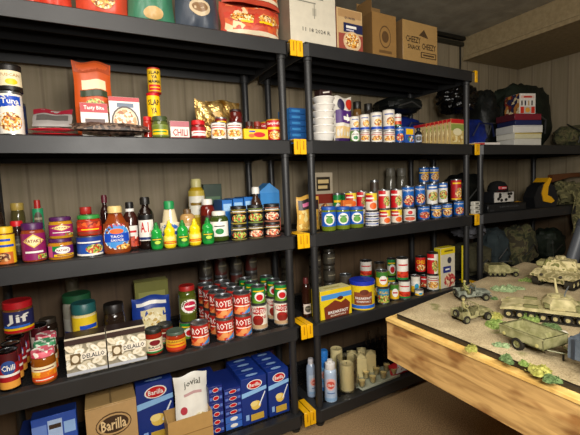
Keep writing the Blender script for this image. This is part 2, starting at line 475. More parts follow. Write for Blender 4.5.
# label artwork; u -1..1 across, v 0..1 up
R_, E_, T_, P_ = 'r', 'e', 't', 'p'
FOODO = 'food:#d9862b,#f0c060,#8a4a1a,#f5e2b0:160'
FOODR = 'food:#b32618,#e0682a,#f2d9a0,#5c1a10:160'
FOODC = 'food:#e9dcb4,#f7f0d8,#c7b07a,#fdfbf0:120'
FOODG = 'food:#4d7a2a,#a8b84a,#d8c878,#c23b22:160'
FOODB = 'food:#5a2c16,#a8642c,#d8b078,#3a1a0c:160'
BEANS = 'food:#3a2a22,#5a463a,#241a16,#7a6454:120'
SHELLS = 'food:#efe4c4,#d8c394,#fbf5e2,#c9ae78:38'
ART = {
 'bluetuna': [(E_, 0, .3, .8, .24, FOODO), (P_, [(-.5, .95), (.8, .95), (.8, .72), (-.6, .66)], 'B'), (T_, 'Tuna', .1, .82, .55, .07, 'W')],
 'truffle': [(R_, -1, .15, 1, .78, 'C'), (T_, 'TUSCAN', 0, .6, .7, .06, 'T'), (E_, .1, .32, .4, .13, 'Y')],
 'patak': [(P_, [(0, .98), (.75, .72), (0, .46), (-.75, .72)], '#e8c35a'), (P_, [(0, .93), (.6, .72), (0, .51), (-.6, .72)], '#f3e3a8'), (T_, "PATAK'S", 0, .72, .5, .06, 'M'), (R_, -0.6, 0.265, 0.6, 0.335, 'W'), (R_, .2, .03, .9, .2, FOODG)],
 'patak2': [(R_, -1, 0, -.6, 1, 'H'), (R_, -.6, .55, 0, 1, 'G'), (E_, .1, .6, .5, .32, 'W'), (T_, "PATAK'S", .1, .6, .4, .1, 'M'), (R_, -.5, .05, .9, .25, 'Y'), (R_, -0.3, 0.115, 0.7, 0.185, 'M')],
 'yellowsauce': [(R_, -0.8, 0.78, 0.4, 0.86, 'B'), (R_, -0.5, 0.58, 0.7, 0.66, 'B'), (R_, -1, 0, .55, .4, '#c96a2a'), (E_, -.3, .22, .6, .16, FOODB)],
 'sauceblue': [(E_, 0, .5, .98, .5, '#e8e4d8'), (E_, 0, .5, .9, .46, '#3f8fd6'), (T_, 'ORTEGA', 0, .93, .6, .05, 'R'), (R_, -.9, .3, .9, .62, 'B'), (E_, 0, .7, .45, .1, 'O'), (T_, 'TACO', 0, .5, .4, .05, 'W'), (T_, 'SAUCE', 0, .36, .4, .045, 'W'), (E_, .4, .1, .5, .1, FOODO)],
 'bluecan': [(R_, -1, .6, 1, 1, '#1a3a8a'), (R_, -0.8, 0.68, 0.8, 0.76, 'W'), (E_, .4, .35, .6, .26, FOODG), (R_, -1, 0, 1, .1, 'W')],
 'salsa': [(R_, -1, .55, 1, .95, 'food:#c03a1c,#e0602a,#8a2412:90'), (R_, -1, .2, 1, .55, 'R'), (R_, -0.6, 0.31, 0.6, 0.41, 'Y')],
 'a1': [(R_, -1, .8, 1, 1, 'K'), (T_, 'A.1.', 0, .52, .6, .2, 'R'), (R_, -1, .04, 1, .14, '#1a2f6a')],
 'lime': [(E_, 0, .5, .7, .36, '#0b6a2a'), (E_, .1, .45, .4, .2, '#b8d84a'), (R_, -0.6, 0.75, 0.6, 0.85, 'Y')],
 'lemon': [(E_, 0, .75, .5, .18, '#f4e58a'), (R_, -1, .12, 1, .42, '#d8431c'), (R_, -0.7, 0.225, 0.7, 0.315, 'Y')],
 'dressing': [(E_, 0, .55, .9, .4, '#2b62b8'), (P_, [(-.5, .8), (.5, .8), (.7, .3), (-.7, .3)], '#1d4fa0'), (R_, -0.6, 0.54, 0.6, 0.66, 'W')],
 'olive': [(E_, 0, .5, .85, .5, 'W'), (E_, 0, .35, .4, .2, 'G'), (R_, -0.5, 0.665, 0.5, 0.735, 'K')],
 'pickled': [(R_, -1, 0, 1, 1, 'K'), (R_, -1, .78, 1, .84, '#c9a552'), (E_, 0, .36, .75, .32, FOODG), (R_, -0.7, 0.87, 0.7, 0.93, 'W')],
 'pickled2': [(R_, -1, 0, 1, 1, 'K'), (R_, -1, .78, 1, .84, '#c9a552'), (E_, 0, .36, .75, .32, 'food:#e8c8a0,#d86a4a,#f4e8d0,#8a3a2a:150'), (R_, -0.7, 0.87, 0.7, 0.93, 'W')],
 'jif': [(R_, -1, .0, 1, .12, 'R'), (R_, -1, .12, 1, .22, 'Y'), (T_, 'Jif', -.05, .62, .6, .26, 'W'), (R_, -.9, .24, .6, .34, '#2a6ad0')],
 'marmalade': [(R_, -1, .5, 1, 1, '#f6e7bd'), (R_, -0.7, 0.785, 0.7, 0.855, 'M'), (R_, -1, .28, 1, .68, 'food:#f2941c,#f7c23c,#e0741a:70'), (R_, -1, .0, 1, .3, '#e2501c'), (R_, -0.6, 0.11, 0.6, 0.17, 'W')],
 'rotel': [(R_, -1, .5, 1, .98, '#b5201a'), (T_, 'ROTEL', 0, .72, .85, .16, 'W'), (R_, -1, .02, 1, .5, 'food:#c6301c,#e2552a,#7a1812,#e88a4a:70'), (P_, [(-.2, .03), (.9, .03), (.9, .34)], '#3f8fd0'), (E_, -.1, .26, .3, .12, '#e8a060'), (R_, -0.8, 0.415, 0.8, 0.465, 'W')],
 'ranch': [(E_, 0, .8, .9, .16, '#b81a18'), (T_, 'RANCH STYLE', 0, .8, .75, .08, 'W'), (E_, -.1, .38, .55, .24, '#8a2218'), (R_, -1, .02, 1, .18, '#c4a27a'), (T_, 'BEANS', .2, .52, .6, .07, '#b81a18')],
 'greenbean': [(R_, -1, .62, 1, 1, 'G'), (R_, -1, .0, 1, .3, '#6a9a2a'), (E_, .1, .42, .6, .3, 'W'), (E_, .1, .38, .4, .2, 'R'), (R_, -0.7, 0.74, 0.7, 0.82, 'Y')],
 'raos': [(E_, 0, .72, .5, .2, 'M'), (T_, "RAO'S", 0, .42, .6, .08, 'K'), (R_, -1, .0, 1, .12, 'G'), (R_, -0.6, 0.215, 0.6, 0.265, 'R')],
 'classico': [(R_, -1, .3, 1, .7, '#e8a21c'), (R_, -0.8, 0.505, 0.8, 0.595, 'R'), (R_, -1, 0, 1, .3, '#c8361c'), (T_, 'CLASSICO', 0, .86, .7, .08, 'M')],
 'pickle': [(E_, .1, .5, .85, .42, 'W'), (E_, .15, .5, .6, .3, '#c01840'), (R_, -0.35, 0.45, 0.65, 0.55, 'W')],
 'chunky': [(R_, -1, .5, 1, 1, '#c0131c'), (T_, "Campbell's", 0, .84, .8, .09, 'W'), (R_, -0.8, 0.54, 0.8, 0.66, 'Y'), (E_, .2, .25, .7, .22, FOODO)],
 'whitefood': [(R_, -0.7, 0.82, 0.7, 0.88, 'M'), (R_, -1, .66, 1, .72, 'R'), (E_, 0, .34, .8, .25, FOODO)],
 'tube': [(R_, -.8, .05, .8, .3, 'R'), (T_, 'SLAP', 0, .84, .7, .07, 'K'), (T_, 'YA', 0, .64, .35, .07, 'K'), (T_, 'MAMA', 0, .44, .75, .07, 'K'), (R_, -0.6, 0.145, 0.6, 0.195, 'Y')],
 'greenjar': [(R_, -.8, .1, .9, .55, 'Y'), (R_, -0.7, 0.29, 0.7, 0.41, 'G'), (E_, 0, .75, .7, .18, '#6a7a2a')],
 'spice': [(R_, -1, .1, 1, .6, 'W'), (R_, -0.7, 0.35, 0.7, 0.45, 'R')],
 'biscuit': [(R_, -1, 0, 1, .16, 'B'), (E_, .25, .42, .6, .24, FOODO), (R_, -0.6, 0.79, 0.6, 0.85, '#2a4aa0')],
 'tuna': [(R_, -1, .35, 1, .7, '#2a55a8'), (R_, -0.5, 0.47, 0.5, 0.57, 'W')],
 'relish': [(E_, .1, .5, .62, .42, 'W'), (E_, .1, .42, .4, .24, '#5a9a3a'), (R_, -0.25, 0.65, 0.45, 0.75, 'G')],
 'cream': [(R_, -1, .56, 1, 1, '#f1d23a'), (R_, -1, .5, .2, .9, 'R'), (R_, -0.8, 0.65, 0.4, 0.75, 'W'), (E_, .3, .25, .5, .2, 'O')],
 'redwhite': [(R_, -1, 0, .15, 1, '#c8161e'), (R_, .15, 0, 1, 1, '#efe6d2'), (E_, .35, .4, .5, .3, FOODG), (R_, -0.85, 0.705, 0.25, 0.795, 'W')],
 'progresso': [(R_, -1, 0, 1, 1, '#1763b8'), (T_, 'Progresso', 0, .84, .8, .08, 'W'), (E_, .1, .34, .8, .26, FOODR), (R_, -1, .0, 1, .07, '#0d3f86')],
 'progresso2': [(R_, -1, 0, 1, 1, '#1763b8'), (T_, 'Progresso', 0, .84, .8, .08, 'W'), (E_, .1, .34, .8, .26, FOODO), (R_, -1, .6, 1, .7, 'Y')],
 'progresso3': [(R_, -1, 0, 1, 1, '#e9e7e0'), (R_, -1, .75, 1, 1, '#1763b8'), (R_, -0.6, 0.83, 0.6, 0.91, 'W'), (E_, .1, .4, .75, .25, FOODG)],
 'whitered': [(E_, 0, .72, .3, .16, 'R'), (R_, -0.6, 0.445, 0.6, 0.515, 'K'), (E_, 0, .2, .7, .16, '#d05a3a')],
 'redsoup': [(R_, -0.7, 0.81, 0.7, 0.89, 'Y'), (R_, -1, .0, 1, .06, 'Y'), (E_, .3, .35, .6, .26, FOODO)],
 'corn': [(R_, -1, 0, 1, .6, '#e8b81c'), (R_, -1, .6, 1, 1, '#3c7a2a'), (E_, .1, .45, .55, .3, 'W'), (R_, -0.3, 0.4, 0.5, 0.5, 'R')],
 'mixveg': [(R_, -1, .55, 1, 1, '#2f8ab0'), (R_, -1, 0, 1, .55, FOODG), (T_, 'VEG-ALL', 0, .75, .7, .1, 'Y')],
 'tomato': [(R_, -1, 0, 1, .1, 'G'), (R_, -1, .1, 1, .4, 'food:#d2361c,#e86a2a,#a82414:60'), (R_, -0.7, 0.685, 0.7, 0.755, 'R')],
 'kidney': [(R_, -1, .55, 1, 1, 'R'), (R_, -0.7, 0.7, 0.7, 0.8, 'W'), (R_, -1, 0, 1, .4, FOODR)],
 'pumpkin': [(R_, -1, .0, 1, .4, '#f2c21c'), (R_, -1, .4, 1, .7, 'W'), (E_, .2, .35, .4, .22, '#2a9ac0')],
 'wolf': [(T_, 'CHILI', 0, .7, .7, .14, 'Y'), (E_, .1, .3, .7, .22, FOODO)],
 'hormel': [(R_, -1, .7, 1, 1, '#4a0e14'), (R_, -1, .0, 1, .2, '#e8a040'), (E_, 0, .6, .6, .2, '#2a4a8a'), (T_, 'Chili', 0, .6, .5, .08, 'W'), (R_, -1, .35, 1, .42, 'W')],
 'kraft': [(R_, -1, .0, 1, .55, '#1c2f80'), (E_, .0, .35, .5, .18, 'R'), (T_, 'KRAFT', 0, .35, .42, .09, 'W'), (R_, -0.4, 0.7, 0.8, 0.8, 'B')],
 'spray': [(E_, 0, .62, .75, .22, '#f0b8b0'), (E_, 0, .6, .5, .14, '#d8584a'), (T_, 'Glade', 0, .6, .42, .05, 'W'), (R_, -1, 0, 1, .12, '#8fb4d8'), (R_, -0.5, 0.28, 0.5, 0.32, '#5a7ab0')],
 'mustard': [(R_, -1, .1, 1, .8, '#e8e4d4'), (R_, -0.7, 0.45, 0.7, 0.55, '#8a6a10')],
 'ketch': [(T_, 'HEINZ', 0, .6, .6, .12, 'R')],
 'whiteredsauce': [(R_, -1, .0, 1, .5, 'food:#8a2a20,#f2e8dc,#c84a30:90'), (R_, -0.7, 0.67, 0.7, 0.77, 'R')],
 'generic': [(R_, -1, .5, 1, .75, 'R'), (R_, -0.6, 0.58, 0.6, 0.66, 'W'), (E_, 0, .25, .6, .2, FOODO)],
 'dark': [(E_, 0, .5, .7, .35, '#4a4438'), (R_, -0.6, 0.5, 0.6, 0.6, '#8a826a')],
}

# ---------------------------------------------------------------- kinds of goods
def smoothstep(a): return a * a * (3 - 2 * a)
def tin(name, w, h, art_name, base='W', top='S/m', lab=(.06, .94)):
    r = w / 2; n = 22
    mb = MB(); b = min(.004, h * .05)
    mb.lathe([(0, 0.0), (r * .97, 0), (r, .0012), (r, b), (r * .955, b + .001), (r * .955, h - b - .001), (r, h - b), (r, h - .0012), (r * .96, h), (r * .93, h - .0005), (r * .92, h - b * .9), (0, h - b * .9)], top, n)
    o = mb.build(name)
    mb = MB(); z0, z1 = h * lab[0], h * lab[1]; rr = r * .985
    mb.lathe([(r * .95, z0), (rr, z0), (rr, z1), (r * .95, z1)], base, n)
    art(mb, cyl(rr, z0, z1), ART[art_name], su=7)
    mb.build('paper_label', o)
    MB().lathe([(r * .91, h - b * .88), (r * .7, h - b * .8), (r * .68, h - b), (0, h - b)], 'S/m', n).build('can_lid', o)
    return o

def jar(name, w, h, content, lid, art_name, base='W', lab=(.12, .62), lidf=.15, neck=.84, shoulder=.1):
    r = w / 2; n = 22; zl = h * (1 - lidf); zs = zl - h * .03
    body = [(0, 0), (r * .86, 0), (r * .97, h * .02), (r, h * .06), (r, h * (1 - lidf - shoulder - .05)), (r * (neck + 1) / 2, h * (1 - lidf - shoulder * .5)), (r * neck, zs), (r * neck, zl), (0, zl)]
    o = MB().lathe(body, content + '/g', n).build(name)
    if lab:
        z0, z1 = h * lab[0], h * lab[1]; rr = r * 1.006
        mb = MB(); mb.lathe([(r * .99, z0), (rr, z0), (rr, z1), (r * .99, z1)], base, n)
        art(mb, cyl(rr, z0, z1), ART[art_name], su=7)
        mb.build('paper_label', o)
    rl = r * (neck + .07)
    MB().lathe([(rl * .97, zl - h * .015), (rl, zl - h * .01), (rl, h - .003), (rl * .95, h), (rl * .8, h - .001), (0, h - .0012)], lid, n).build('lid', o)
    return o

BOT = {  # body profile (r, z) as fractions, up to the cap
 'squeeze': [(0, 0), (.85, 0), (1, .04), (1, .5), (.88, .64), (.5, .78), (.42, .82)],
 'sauce': [(0, 0), (.9, 0), (1, .05), (1, .42), (.92, .58), (.6, .74), (.46, .86)],
 'steak': [(0, 0), (.95, 0), (1, .03), (1, .66), (.8, .74), (.45, .8), (.42, .86)],
 'dressing': [(0, 0), (.9, 0), (1, .05), (.95, .35), (.75, .52), (.62, .7), (.5, .82)],
 'wide': [(0, 0), (.92, 0), (1, .04), (1, .7), (.9, .8), (.62, .86)],
}
def bottle(name, w, h, kind, content, cap, art_name=None, base='W', lab=(.12, .5), capr=.5, sy=1.0, collar=None, capz=None):
    r = w / 2; n = 22; pf = BOT[kind]; zc = pf[-1][1] if capz is None else capz
    mb = MB(); mb.lathe([(a * r, b * h) for a, b in pf] + [(0, pf[-1][1] * h)], content + '/g', n, sy=sy)
    o = mb.build(name)
    if art_name:
        z0, z1 = h * lab[0], h * lab[1]; rr = r * 1.012
        mb = MB()
        s = cyl(rr, z0, z1, 1.1); s2 = lambda u, v, o=0: (lambda p: (p[0], p[1] * sy, p[2]))(s(u, v, o))
        mb.grid(lambda a, b: s2(a * 2 - 1, b, 0), 12, 1, base)
        art(mb, s2, ART[art_name], su=7); mb.build('paper_label', o)
    rc = r * capr
    MB().lathe([(rc * .9, zc * h - .001), (rc, zc * h), (rc, h * .965), (rc * .86, h), (0, h)], cap, 16).build('cap', o)
    if collar: MB().lathe([(rc * .9, (zc - .06) * h), (rc * 1.08, (zc - .06) * h), (rc * 1.08, zc * h), (0, zc * h + .0005)], collar, 16).build('collar', o)
    return o

def lemon(name, w, h, content, cap, art_name, base):
    r = w / 2; n = 20
    o = MB().lathe([(0, 0), (r * .8, 0), (r * .92, h * .03), (r, h * .12), (r, h * .42), (r * .84, h * .52), (r * .93, h * .6), (r * .8, h * .7), (r * .45, h * .78), (0, h * .79)], content + '/g', n).build(name)
    mb = MB(); s = cyl(r * 1.012, h * .12, h * .44, 1.2)
    mb.grid(lambda a, b: s(a * 2 - 1, b, 0), 10, 1, base); art(mb, s, ART[art_name], su=6); mb.build('paper_label', o)
    rc = r * .42
    MB().lathe([(rc * 1.1, h * .76), (rc * 1.1, h * .86), (rc * .7, h * .88), (rc * .6, h * .98), (rc * .3, h), (0, h)], cap, 14).build('cap', o)
    return o

def carton(name, w, dp, h, col, fr=(), lf=(), tp=(), side=None, top=None, c=.0015, rt=()):
    """front face on the local x axis at y=0, body behind it, left-front corner is x=-w/2."""
    mb = MB(); mb.box(-w / 2, 0, 0, w / 2, dp, h, col, c=c); o = mb.build(name)
    if fr: art(MB(), front(w * .99, .001, h - .001), fr).build('front_print', o)
    if lf or side:
        art(MB(), left(.001, dp - .001, .001, h - .001, -w / 2), ([(R_, -1, 0, 1, 1, side)] if side else []) + list(lf)).build('side_print', o)
    if tp or top:
        art(MB(), topf(w * .99, .001, dp - .001, h), ([(R_, -1, 0, 1, 1, top)] if top else []) + list(tp)).build('top_print', o)
    return o

def pouch(name, w, h, t, col, items=(), lean=0.0, seed=0, gus=.25, flatb=.5, backc=None, wr=.05):
    """stand-up or lying plastic bag: front bulges to -y; lean tips the top back."""
    rnd = random.Random(seed); ph = [rnd.uniform(0, 6) for _ in range(6)]
    def th(u, v):
        e = max(0, 1 - abs(u) ** 3.2) * (max(0, (1 - v)) ** .42 if v > .5 else max(.0, 1 - (1 - v / .5) ** 4 * (1 - flatb)) * (.5 ** .42))
        k = 1 + wr * (math.sin(u * 9 + ph[0] + v * 5) + math.sin(v * 13 + ph[1] - u * 6) + .7 * math.sin(u * 21 + v * 17 + ph[2]))
        return t / 2 * e * k / (.5 ** .42)
    def P(u, v, o, sgn):
        edge = .012 * w * math.sin(v * 9 + ph[3]) * (1 if u > 0 else -1) * abs(u)
        x = u * w / 2 * (1 - .03 * (math.sin(v * PI))) + edge; y = sgn * (th(u, v) + o); z = v * h + .006 * math.sin(u * 4 + ph[4]) * v
        if lean: y, z = y * math.cos(lean) + z * math.sin(lean), z * math.cos(lean) - y * math.sin(lean)
        return (x, y, max(z, .0005))
    fs = lambda u, v, o=0: P(u, v, o, -1)
    mb = MB(); mb.grid(lambda a, b: P(a * 2 - 1, b, 0, -1), 18, 18, col); mb.grid(lambda a, b: P(1 - a * 2, b, 0, 1), 18, 18, backc or col)
    o = mb.build(name, fix=True)
    if items:
        mb = MB(); art(mb, fs, items, su=9, o0=.0016, step=.0008); mb.build('bag_print', o)
    return o

# ---------------------------------------------------------------- placing
def face_rz(p, k=.85, jit=0.0):
    return k * math.atan2(CX - p.x, -(CY - p.y)) + jit
RJ = random.Random(3)
def put(o, U, s, d, z, rz):
    o.location = U.w(s, d, z); o.rotation_euler = (0, 0, rz); return o
def size_at(U, s, d, z): return proj(U.w(s, d, z))[2] / FPX
def rnd(px, pw, py, U, tier, d, z0=0, h=None):
    """round goods: centre column px, width pw and top row py in the photo's frame; depth d behind the front edge."""
    z = TZ[tier] + z0; s = U.s_at(px, d, z); m = size_at(U, s, d, z)
    w = pw * m * FPX / math.hypot(FPX, px - 290)
    if h is None: h = U.z_at(s, d, py) - z
    return s, z, w, h
def R(U, tier, px, pw, py, d, make, label, cat, group=None, z0=0, h=None, k=.85, jit=None, w=None):
    s, z, ww, hh = rnd(px, pw, py, U, tier, d, z0, h)
    o = make(w or ww, hh)
    put(o, U, s, d, z, face_rz(U.w(s, d), k, RJ.uniform(-.12, .12) if jit is None else jit))
    tag(o, label, cat, group)
    return o, z0 + hh + .0005, s
def Bx(U, tier, px0, px1, py, d, dp, make, label, cat, group=None, z0=0, h=None, rz=0):
    """boxed goods: front face spans px0..px1; its front is d behind the shelf edge and dp deep."""
    z = TZ[tier] + z0; s0 = U.s_at(px0, d, z); s1 = U.s_at(px1, d, z)
    if h is None: h = U.z_at((s0 + s1) / 2, d, py) - z
    o = make(s1 - s0, dp, h)
    put(o, U, (s0 + s1) / 2, d, z, U.th + rz); tag(o, label, cat, group)
    return o, z0 + h + .0005, (s0 + s1) / 2

# ================================================================ LEFT UNIT, top shelf (seen from below)
BAGR = 'food:#c93a22,#d85a34,#b82a1c,#e2703a:14'
def pch(col, items=(), **k): return lambda w, dp, h: pouch('food_bag', w, h, dp, col, items, **k)
def PB(U, tier, px0, px1, py, d, t, col, items, label, cat='bag', name='food_bag', group=None, z0=0, h=None, lean=0, rz=0, seed=0, **k):
    """standing pouch between photo columns px0 and px1."""
    z = TZ[tier] + z0; s0 = U.s_at(px0, d, z); s1 = U.s_at(px1, d, z)
    if h is None: h = U.z_at((s0 + s1) / 2, d, py) - z
    o = pouch(name, s1 - s0, h / max(.2, math.cos(lean)), t, col, items, lean=lean, seed=seed, **k)
    put(o, U, (s0 + s1) / 2, d, z, U.th + rz); tag(o, label, cat, group)
    return o
RICE = [(R_, -.8, .55, .8, .75, '#f2d8a8'), (R_, -.6, .62, .6, .68, 'R'), (E_, 0, .25, .5, .15, FOODO)]
PB(U1, 0, 6, 44, None, .09, .08, '#c8442a', [], 'small red bag at the far left of the top shelf', h=.13, seed=1)
PB(U1, 0, 40, 73, None, .09, .07, '#cf3f28', [(R_, -.5, .5, .5, .7, '#f0d9a8')], 'plain red food bag on the top shelf left of the orange-red bag', h=.15, seed=2)
PB(U1, 0, 76, 129, None, .075, .1, '#d2482c', RICE, 'wide orange-red food bag on the top shelf beside the green bag', h=.24, seed=3)
PB(U1, 0, 129, 175, None, .07, .1, '#3c7a5c', [(R_, -.6, .42, .7, .62, '#c9b48a'), (E_, 0, .14, .42, .09, '#c9a468'), (R_, -.6, .72, .8, .74, 'W')], 'green food bag with tan panel and brown bowl picture on the top shelf', h=.25, seed=4)
PB(U1, 0, 176, 219, None, .07, .1, '#3c4450', [(R_, -.75, .62, .75, .8, '#cfc09a'), (E_, 0, .32, .48, .12, '#cdb794'), (E_, 0, .33, .36, .07, '#8a6a48')], 'dark slate-grey food bag with tan oval on the top shelf', h=.26, seed=5)
NOOD = 'food:#c8402a,#e07a4a,#f0cfa0,#a82a1c,#d8602e:28'
def noodles(w, dp, h):
    o = pouch('noodle_multipack', w, h, dp, '#c85038', [(R_, -.9, .1, .95, .92, NOOD), (E_, -.4, .55, .36, .14, FOODO), (E_, .45, .55, .36, .14, FOODO), (R_, -.85, .1, .9, .2, '#e8d8b8'), (R_, -.5, .4, -.1, .46, 'Y'), (R_, .1, .4, .6, .46, 'Y')], seed=6, wr=.03, gus=.8)
    return o
a, t1, s_ = Bx(U1, 0, 220, 280, 8, .09, .13, noodles, 'lower shiny red multipack of instant noodles on the top shelf', 'noodles', 'noodle multipacks on the top shelf')
Bx(U1, 0, 222, 279, None, .09, .13, noodles, 'upper shiny red multipack of instant noodles stacked on the other', 'noodles', 'noodle multipacks on the top shelf', z0=t1 + .002, h=.12)

# ================================================================ LEFT UNIT, second shelf
c_, t1, _ = R(U1, 1, 13, 27, 93, .09, lambda w, h: tin('tin_can', w, h, 'bluetuna', '#efe9dc'), 'wide white tin with a blue flag, bottom of the stack at far left', 'can')
R(U1, 1, 11, 26, 66, .09, lambda w, h: tin('tin_can', w, h, 'truffle', '#191512', top='#1a1816/g'), 'black tin with a cream label standing on the wide white tin', 'can', z0=t1)
R(U1, 1, 22, 15, 104, .25, lambda w, h: tin('tin_can', w, h, 'dark', '#1c2a52'), 'dark blue tin behind the wide white tin', 'can')
# reclining seasoning packets
def packet(name, U, s, d, z, w, h, rot, col, items, label, cat='packet', t=.014, group=None, seed=0):
    o = pouch(name, w, h, t, col, items, seed=seed, flatb=.2, wr=.08)
    o.location = U.w(s, d, z); o.rotation_euler = rot; tag(o, label, cat, group); return o
z2 = TZ[1]
sp = U1.s_at(55, .06, z2)
packet('seasoning_packet', U1, sp + .005, .035, z2 + .007, .17, .11, (-PI / 2 + .03, 0, .06), '#c81c28', [(R_, -.8, .1, .8, .5, 'W')], 'bottom shiny red packet of the flat pile', seed=1)
packet('seasoning_packet', U1, sp - .005, .05, z2 + .024, .15, .1, (-PI / 2 + .16, 0, -.05), '#c02030', [(E_, -.2, .45, .6, .3, '#f0e6d0'), (E_, -.1, .45, .35, .16, '#5a2a1a')], 'middle red packet with a white bowl on the flat pile', seed=2)
packet('seasoning_packet', U1, sp - .01, .125, z2 + .046, .13, .09, (-PI / 2 + .9, 0, -.1), '#8f8a86', [(R_, -1, .7, 1, 1, '#8a1a2c'), (R_, -.8, .3, .8, .6, '#54504c')], 'grey and maroon packet tilted on top of the flat pile', seed=3)
PB(U1, 1, 78, 116, 61, .16, .045, '#c9541e', [(R_, -.95, .86, .95, 1, '#a8441a'), (R_, -.6, .64, .7, .76, '#f0d8b0'), (R_, -.7, .55, .75, .63, '#2c3a20'), (E_, .05, .32, .8, .2, FOODG)], 'orange stand-up rice pouch behind the boxed meals', lean=.05, seed=8, name='rice_pouch')
def meal(items): return lambda w, dp, h: carton('meal_box', w, dp, h, '#ece6da', items, side='#b8242c', top='#b8242c')
Bx(U1, 1, 82.5, 110, 103, .085, .035, meal([(R_, -1, .74, 1, 1, '#b4202a'), (T_, 'Tasty Bite', 0, .86, .75, .07, 'W'), (R_, -.7, .3, .75, .56, '#4a2a22'), (R_, -.5, .4, .5, .46, '#d8c8b0')]), 'white meal box with red top and brown plaque', 'box')
Bx(U1, 1, 111.5, 142, 97, .085, .035, meal([(R_, -1, .9, 1, 1, '#b4202a'), (R_, -.5, .76, .6, .86, '#5a6a80'), (E_, 0, .4, .92, .39, '#3a2a26'), (E_, 0, .42, .8, .33, '#dcc8a0'), (E_, 0, .42, .74, .29, 'food:#e6d4ac,#c8925a,#f2e4c4,#a8683c:110')]), 'white meal box with a big bowl of noodles picture', 'box')
s0 = U1.s_at(114, .03, z2)
packet('bean_bag', U1, s0 - .004, .006, z2 + .02, .27, .07, (-PI / 2 + .42, 0, .03), BEANS, [], 'clear plastic bag of dark beans lying at the shelf front', 'bag', t=.04, seed=5)
t_, t1, s1 = R(U1, 1, 156, 13.5, 94, .12, lambda w, h: tin('seasoning_tin', w, h, 'tube', 'Y', top='R'), 'yellow and red seasoning tube, lower of two stacked', 'can')
R(U1, 1, 155, 13.5, 69, .12, lambda w, h: tin('seasoning_tin', w, h, 'tube', '#d9b21c', top='#a8281c'), 'yellow and red seasoning tube balanced on the lower tube', 'can', z0=t1)
R(U1, 1, 148.5, 9, 117, .085, lambda w, h: jar('spice_jar', w, h, '#a82a1c', 'R', 'spice', lab=None), 'small red-lidded spice jar left of the green jar', 'jar')
R(U1, 1, 161, 17, 117, .06, lambda w, h: jar('glass_jar', w, h, '#55602a', '#3c4a28', 'greenjar', '#7c8a3a', lidf=.2), 'olive green jar with a yellow label below the stacked seasoning tubes', 'jar')
Bx(U1, 1, 171, 190, 121, .045, .06, lambda w, dp, h: carton('chili_kit_box', w, dp, h, '#e6d8c8', [(R_, -1, .68, 1, 1, '#a8505a'), (R_, -1, 0, 1, .1, 'M'), (T_, 'CHILI', 0, .36, .8, .2, '#a01824')], top='#b07a70'), 'small white chili kit box with a pink top', 'box')
R(U1, 1, 199, 15, 121, .05, lambda w, h: jar('spice_jar', w, h, '#7a1c18', 'R', 'spice', '#a8141c', lidf=.22), 'red-lidded spice shaker with a red label left of the gold bags', 'jar')
def foil(nt, p):
    tc = N(nt, 'ShaderNodeTexCoord'); n = N(nt, 'ShaderNodeTexNoise'); n.inputs['Scale'].default_value = 22; n.inputs['Detail'].default_value = 3; nt.links.new(tc.outputs['Object'], n.inputs['Vector'])
    r = N(nt, 'ShaderNodeValToRGB'); r.color_ramp.elements[0].color = lin('#9a6a24'); r.color_ramp.elements[1].color = lin('#f0cc80'); r.color_ramp.elements[0].position = .4; r.color_ramp.elements[1].position = .6
    nt.links.new(n.outputs[0], r.inputs[0]); nt.links.new(r.outputs[0], p.inputs['Base Color']); p.inputs['Metallic'].default_value = .75; p.inputs['Roughness'].default_value = .28
    b = N(nt, 'ShaderNodeBump'); b.inputs['Strength'].default_value = 1; b.inputs['Distance'].default_value = .02; nt.links.new(n.outputs[0], b.inputs['Height']); nt.links.new(b.outputs[0], p.inputs['Normal'])
FOIL = ramp_mat('gold_foil', foil)
PB(U1, 1, 197, 236, 101, .20, .06, FOIL, [(E_, 0, .5, .5, .25, 'food:#8a6428,#c8a45a,#5a3c18:60')], 'shiny gold foil bag, the left and nearer of two', seed=12, wr=.15)
PB(U1, 1, 208, 241, 101, .28, .06, FOIL, [], 'shiny gold foil bag, standing behind the other gold bag', seed=14, wr=.15)
for i, (px, py) in enumerate(((219, 123), (235, 123))):
    w_ = ['left', 'right'][i]
    R(U1, 1, px, 15.5, py, .05, lambda w, h: tin('tin_can', w, h, 'whitefood', '#efeadf'), '%s of two white food tins in front of the gold bags' % w_, 'can', 'white tins with food pictures')
_, t1, _ = R(U1, 1, 222, 12, 118, .128, lambda w, h: tin('tin_can', w, h, 'redsoup', '#7a1218'), 'maroon tin directly behind the left white food tin', 'can')
_, t1, _ = R(U1, 1, 236, 13, 124, .125, lambda w, h: tin('tin_can', w, h, 'generic', '#6e1a1c'), 'maroon tin behind the right white food tin', 'can')
R(U1, 1, 236, 13, 110, .125, lambda w, h: jar('spice_jar', w, h, '#5a1a14', '#2a1210', 'spice', lab=None), 'dark red jar stacked on the maroon tin by the gold bags', 'jar', z0=t1)
Bx(U1, 1, 244.5, 268.5, 129, .035, .05, lambda w, dp, h: carton('candy_box', w, dp, h, 'Y', [(R_, -1, .0, 1, .12, '#e0a010'), (R_, -.6, .72, -.1, .86, 'B'), (E_, .25, .5, .5, .24, 'R'), (E_, -.4, .4, .25, .18, '#d86a1c')], top='#e8b81c'), 'low yellow box lying at the shelf front beside red tins', 'box')
for i, px in enumerate((250, 258)):
    R(U1, 1, px, 8, 122, .115, lambda w, h: jar('spice_jar', w, h, '#6a2a1c', ['#3a1a14', '#8a2a1c'][i], 'spice', 'M', lidf=.2), '%s spice jar behind the low yellow box' % ['dark capped', 'red capped'][i], 'jar')
R(U1, 1, 274, 14.5, 115, .085, lambda w, h: tin('soup_can', w, h, 'chunky', 'R', top='#b8860b'), 'bright red and yellow soup tin nearest the right post', 'can', h=.1)
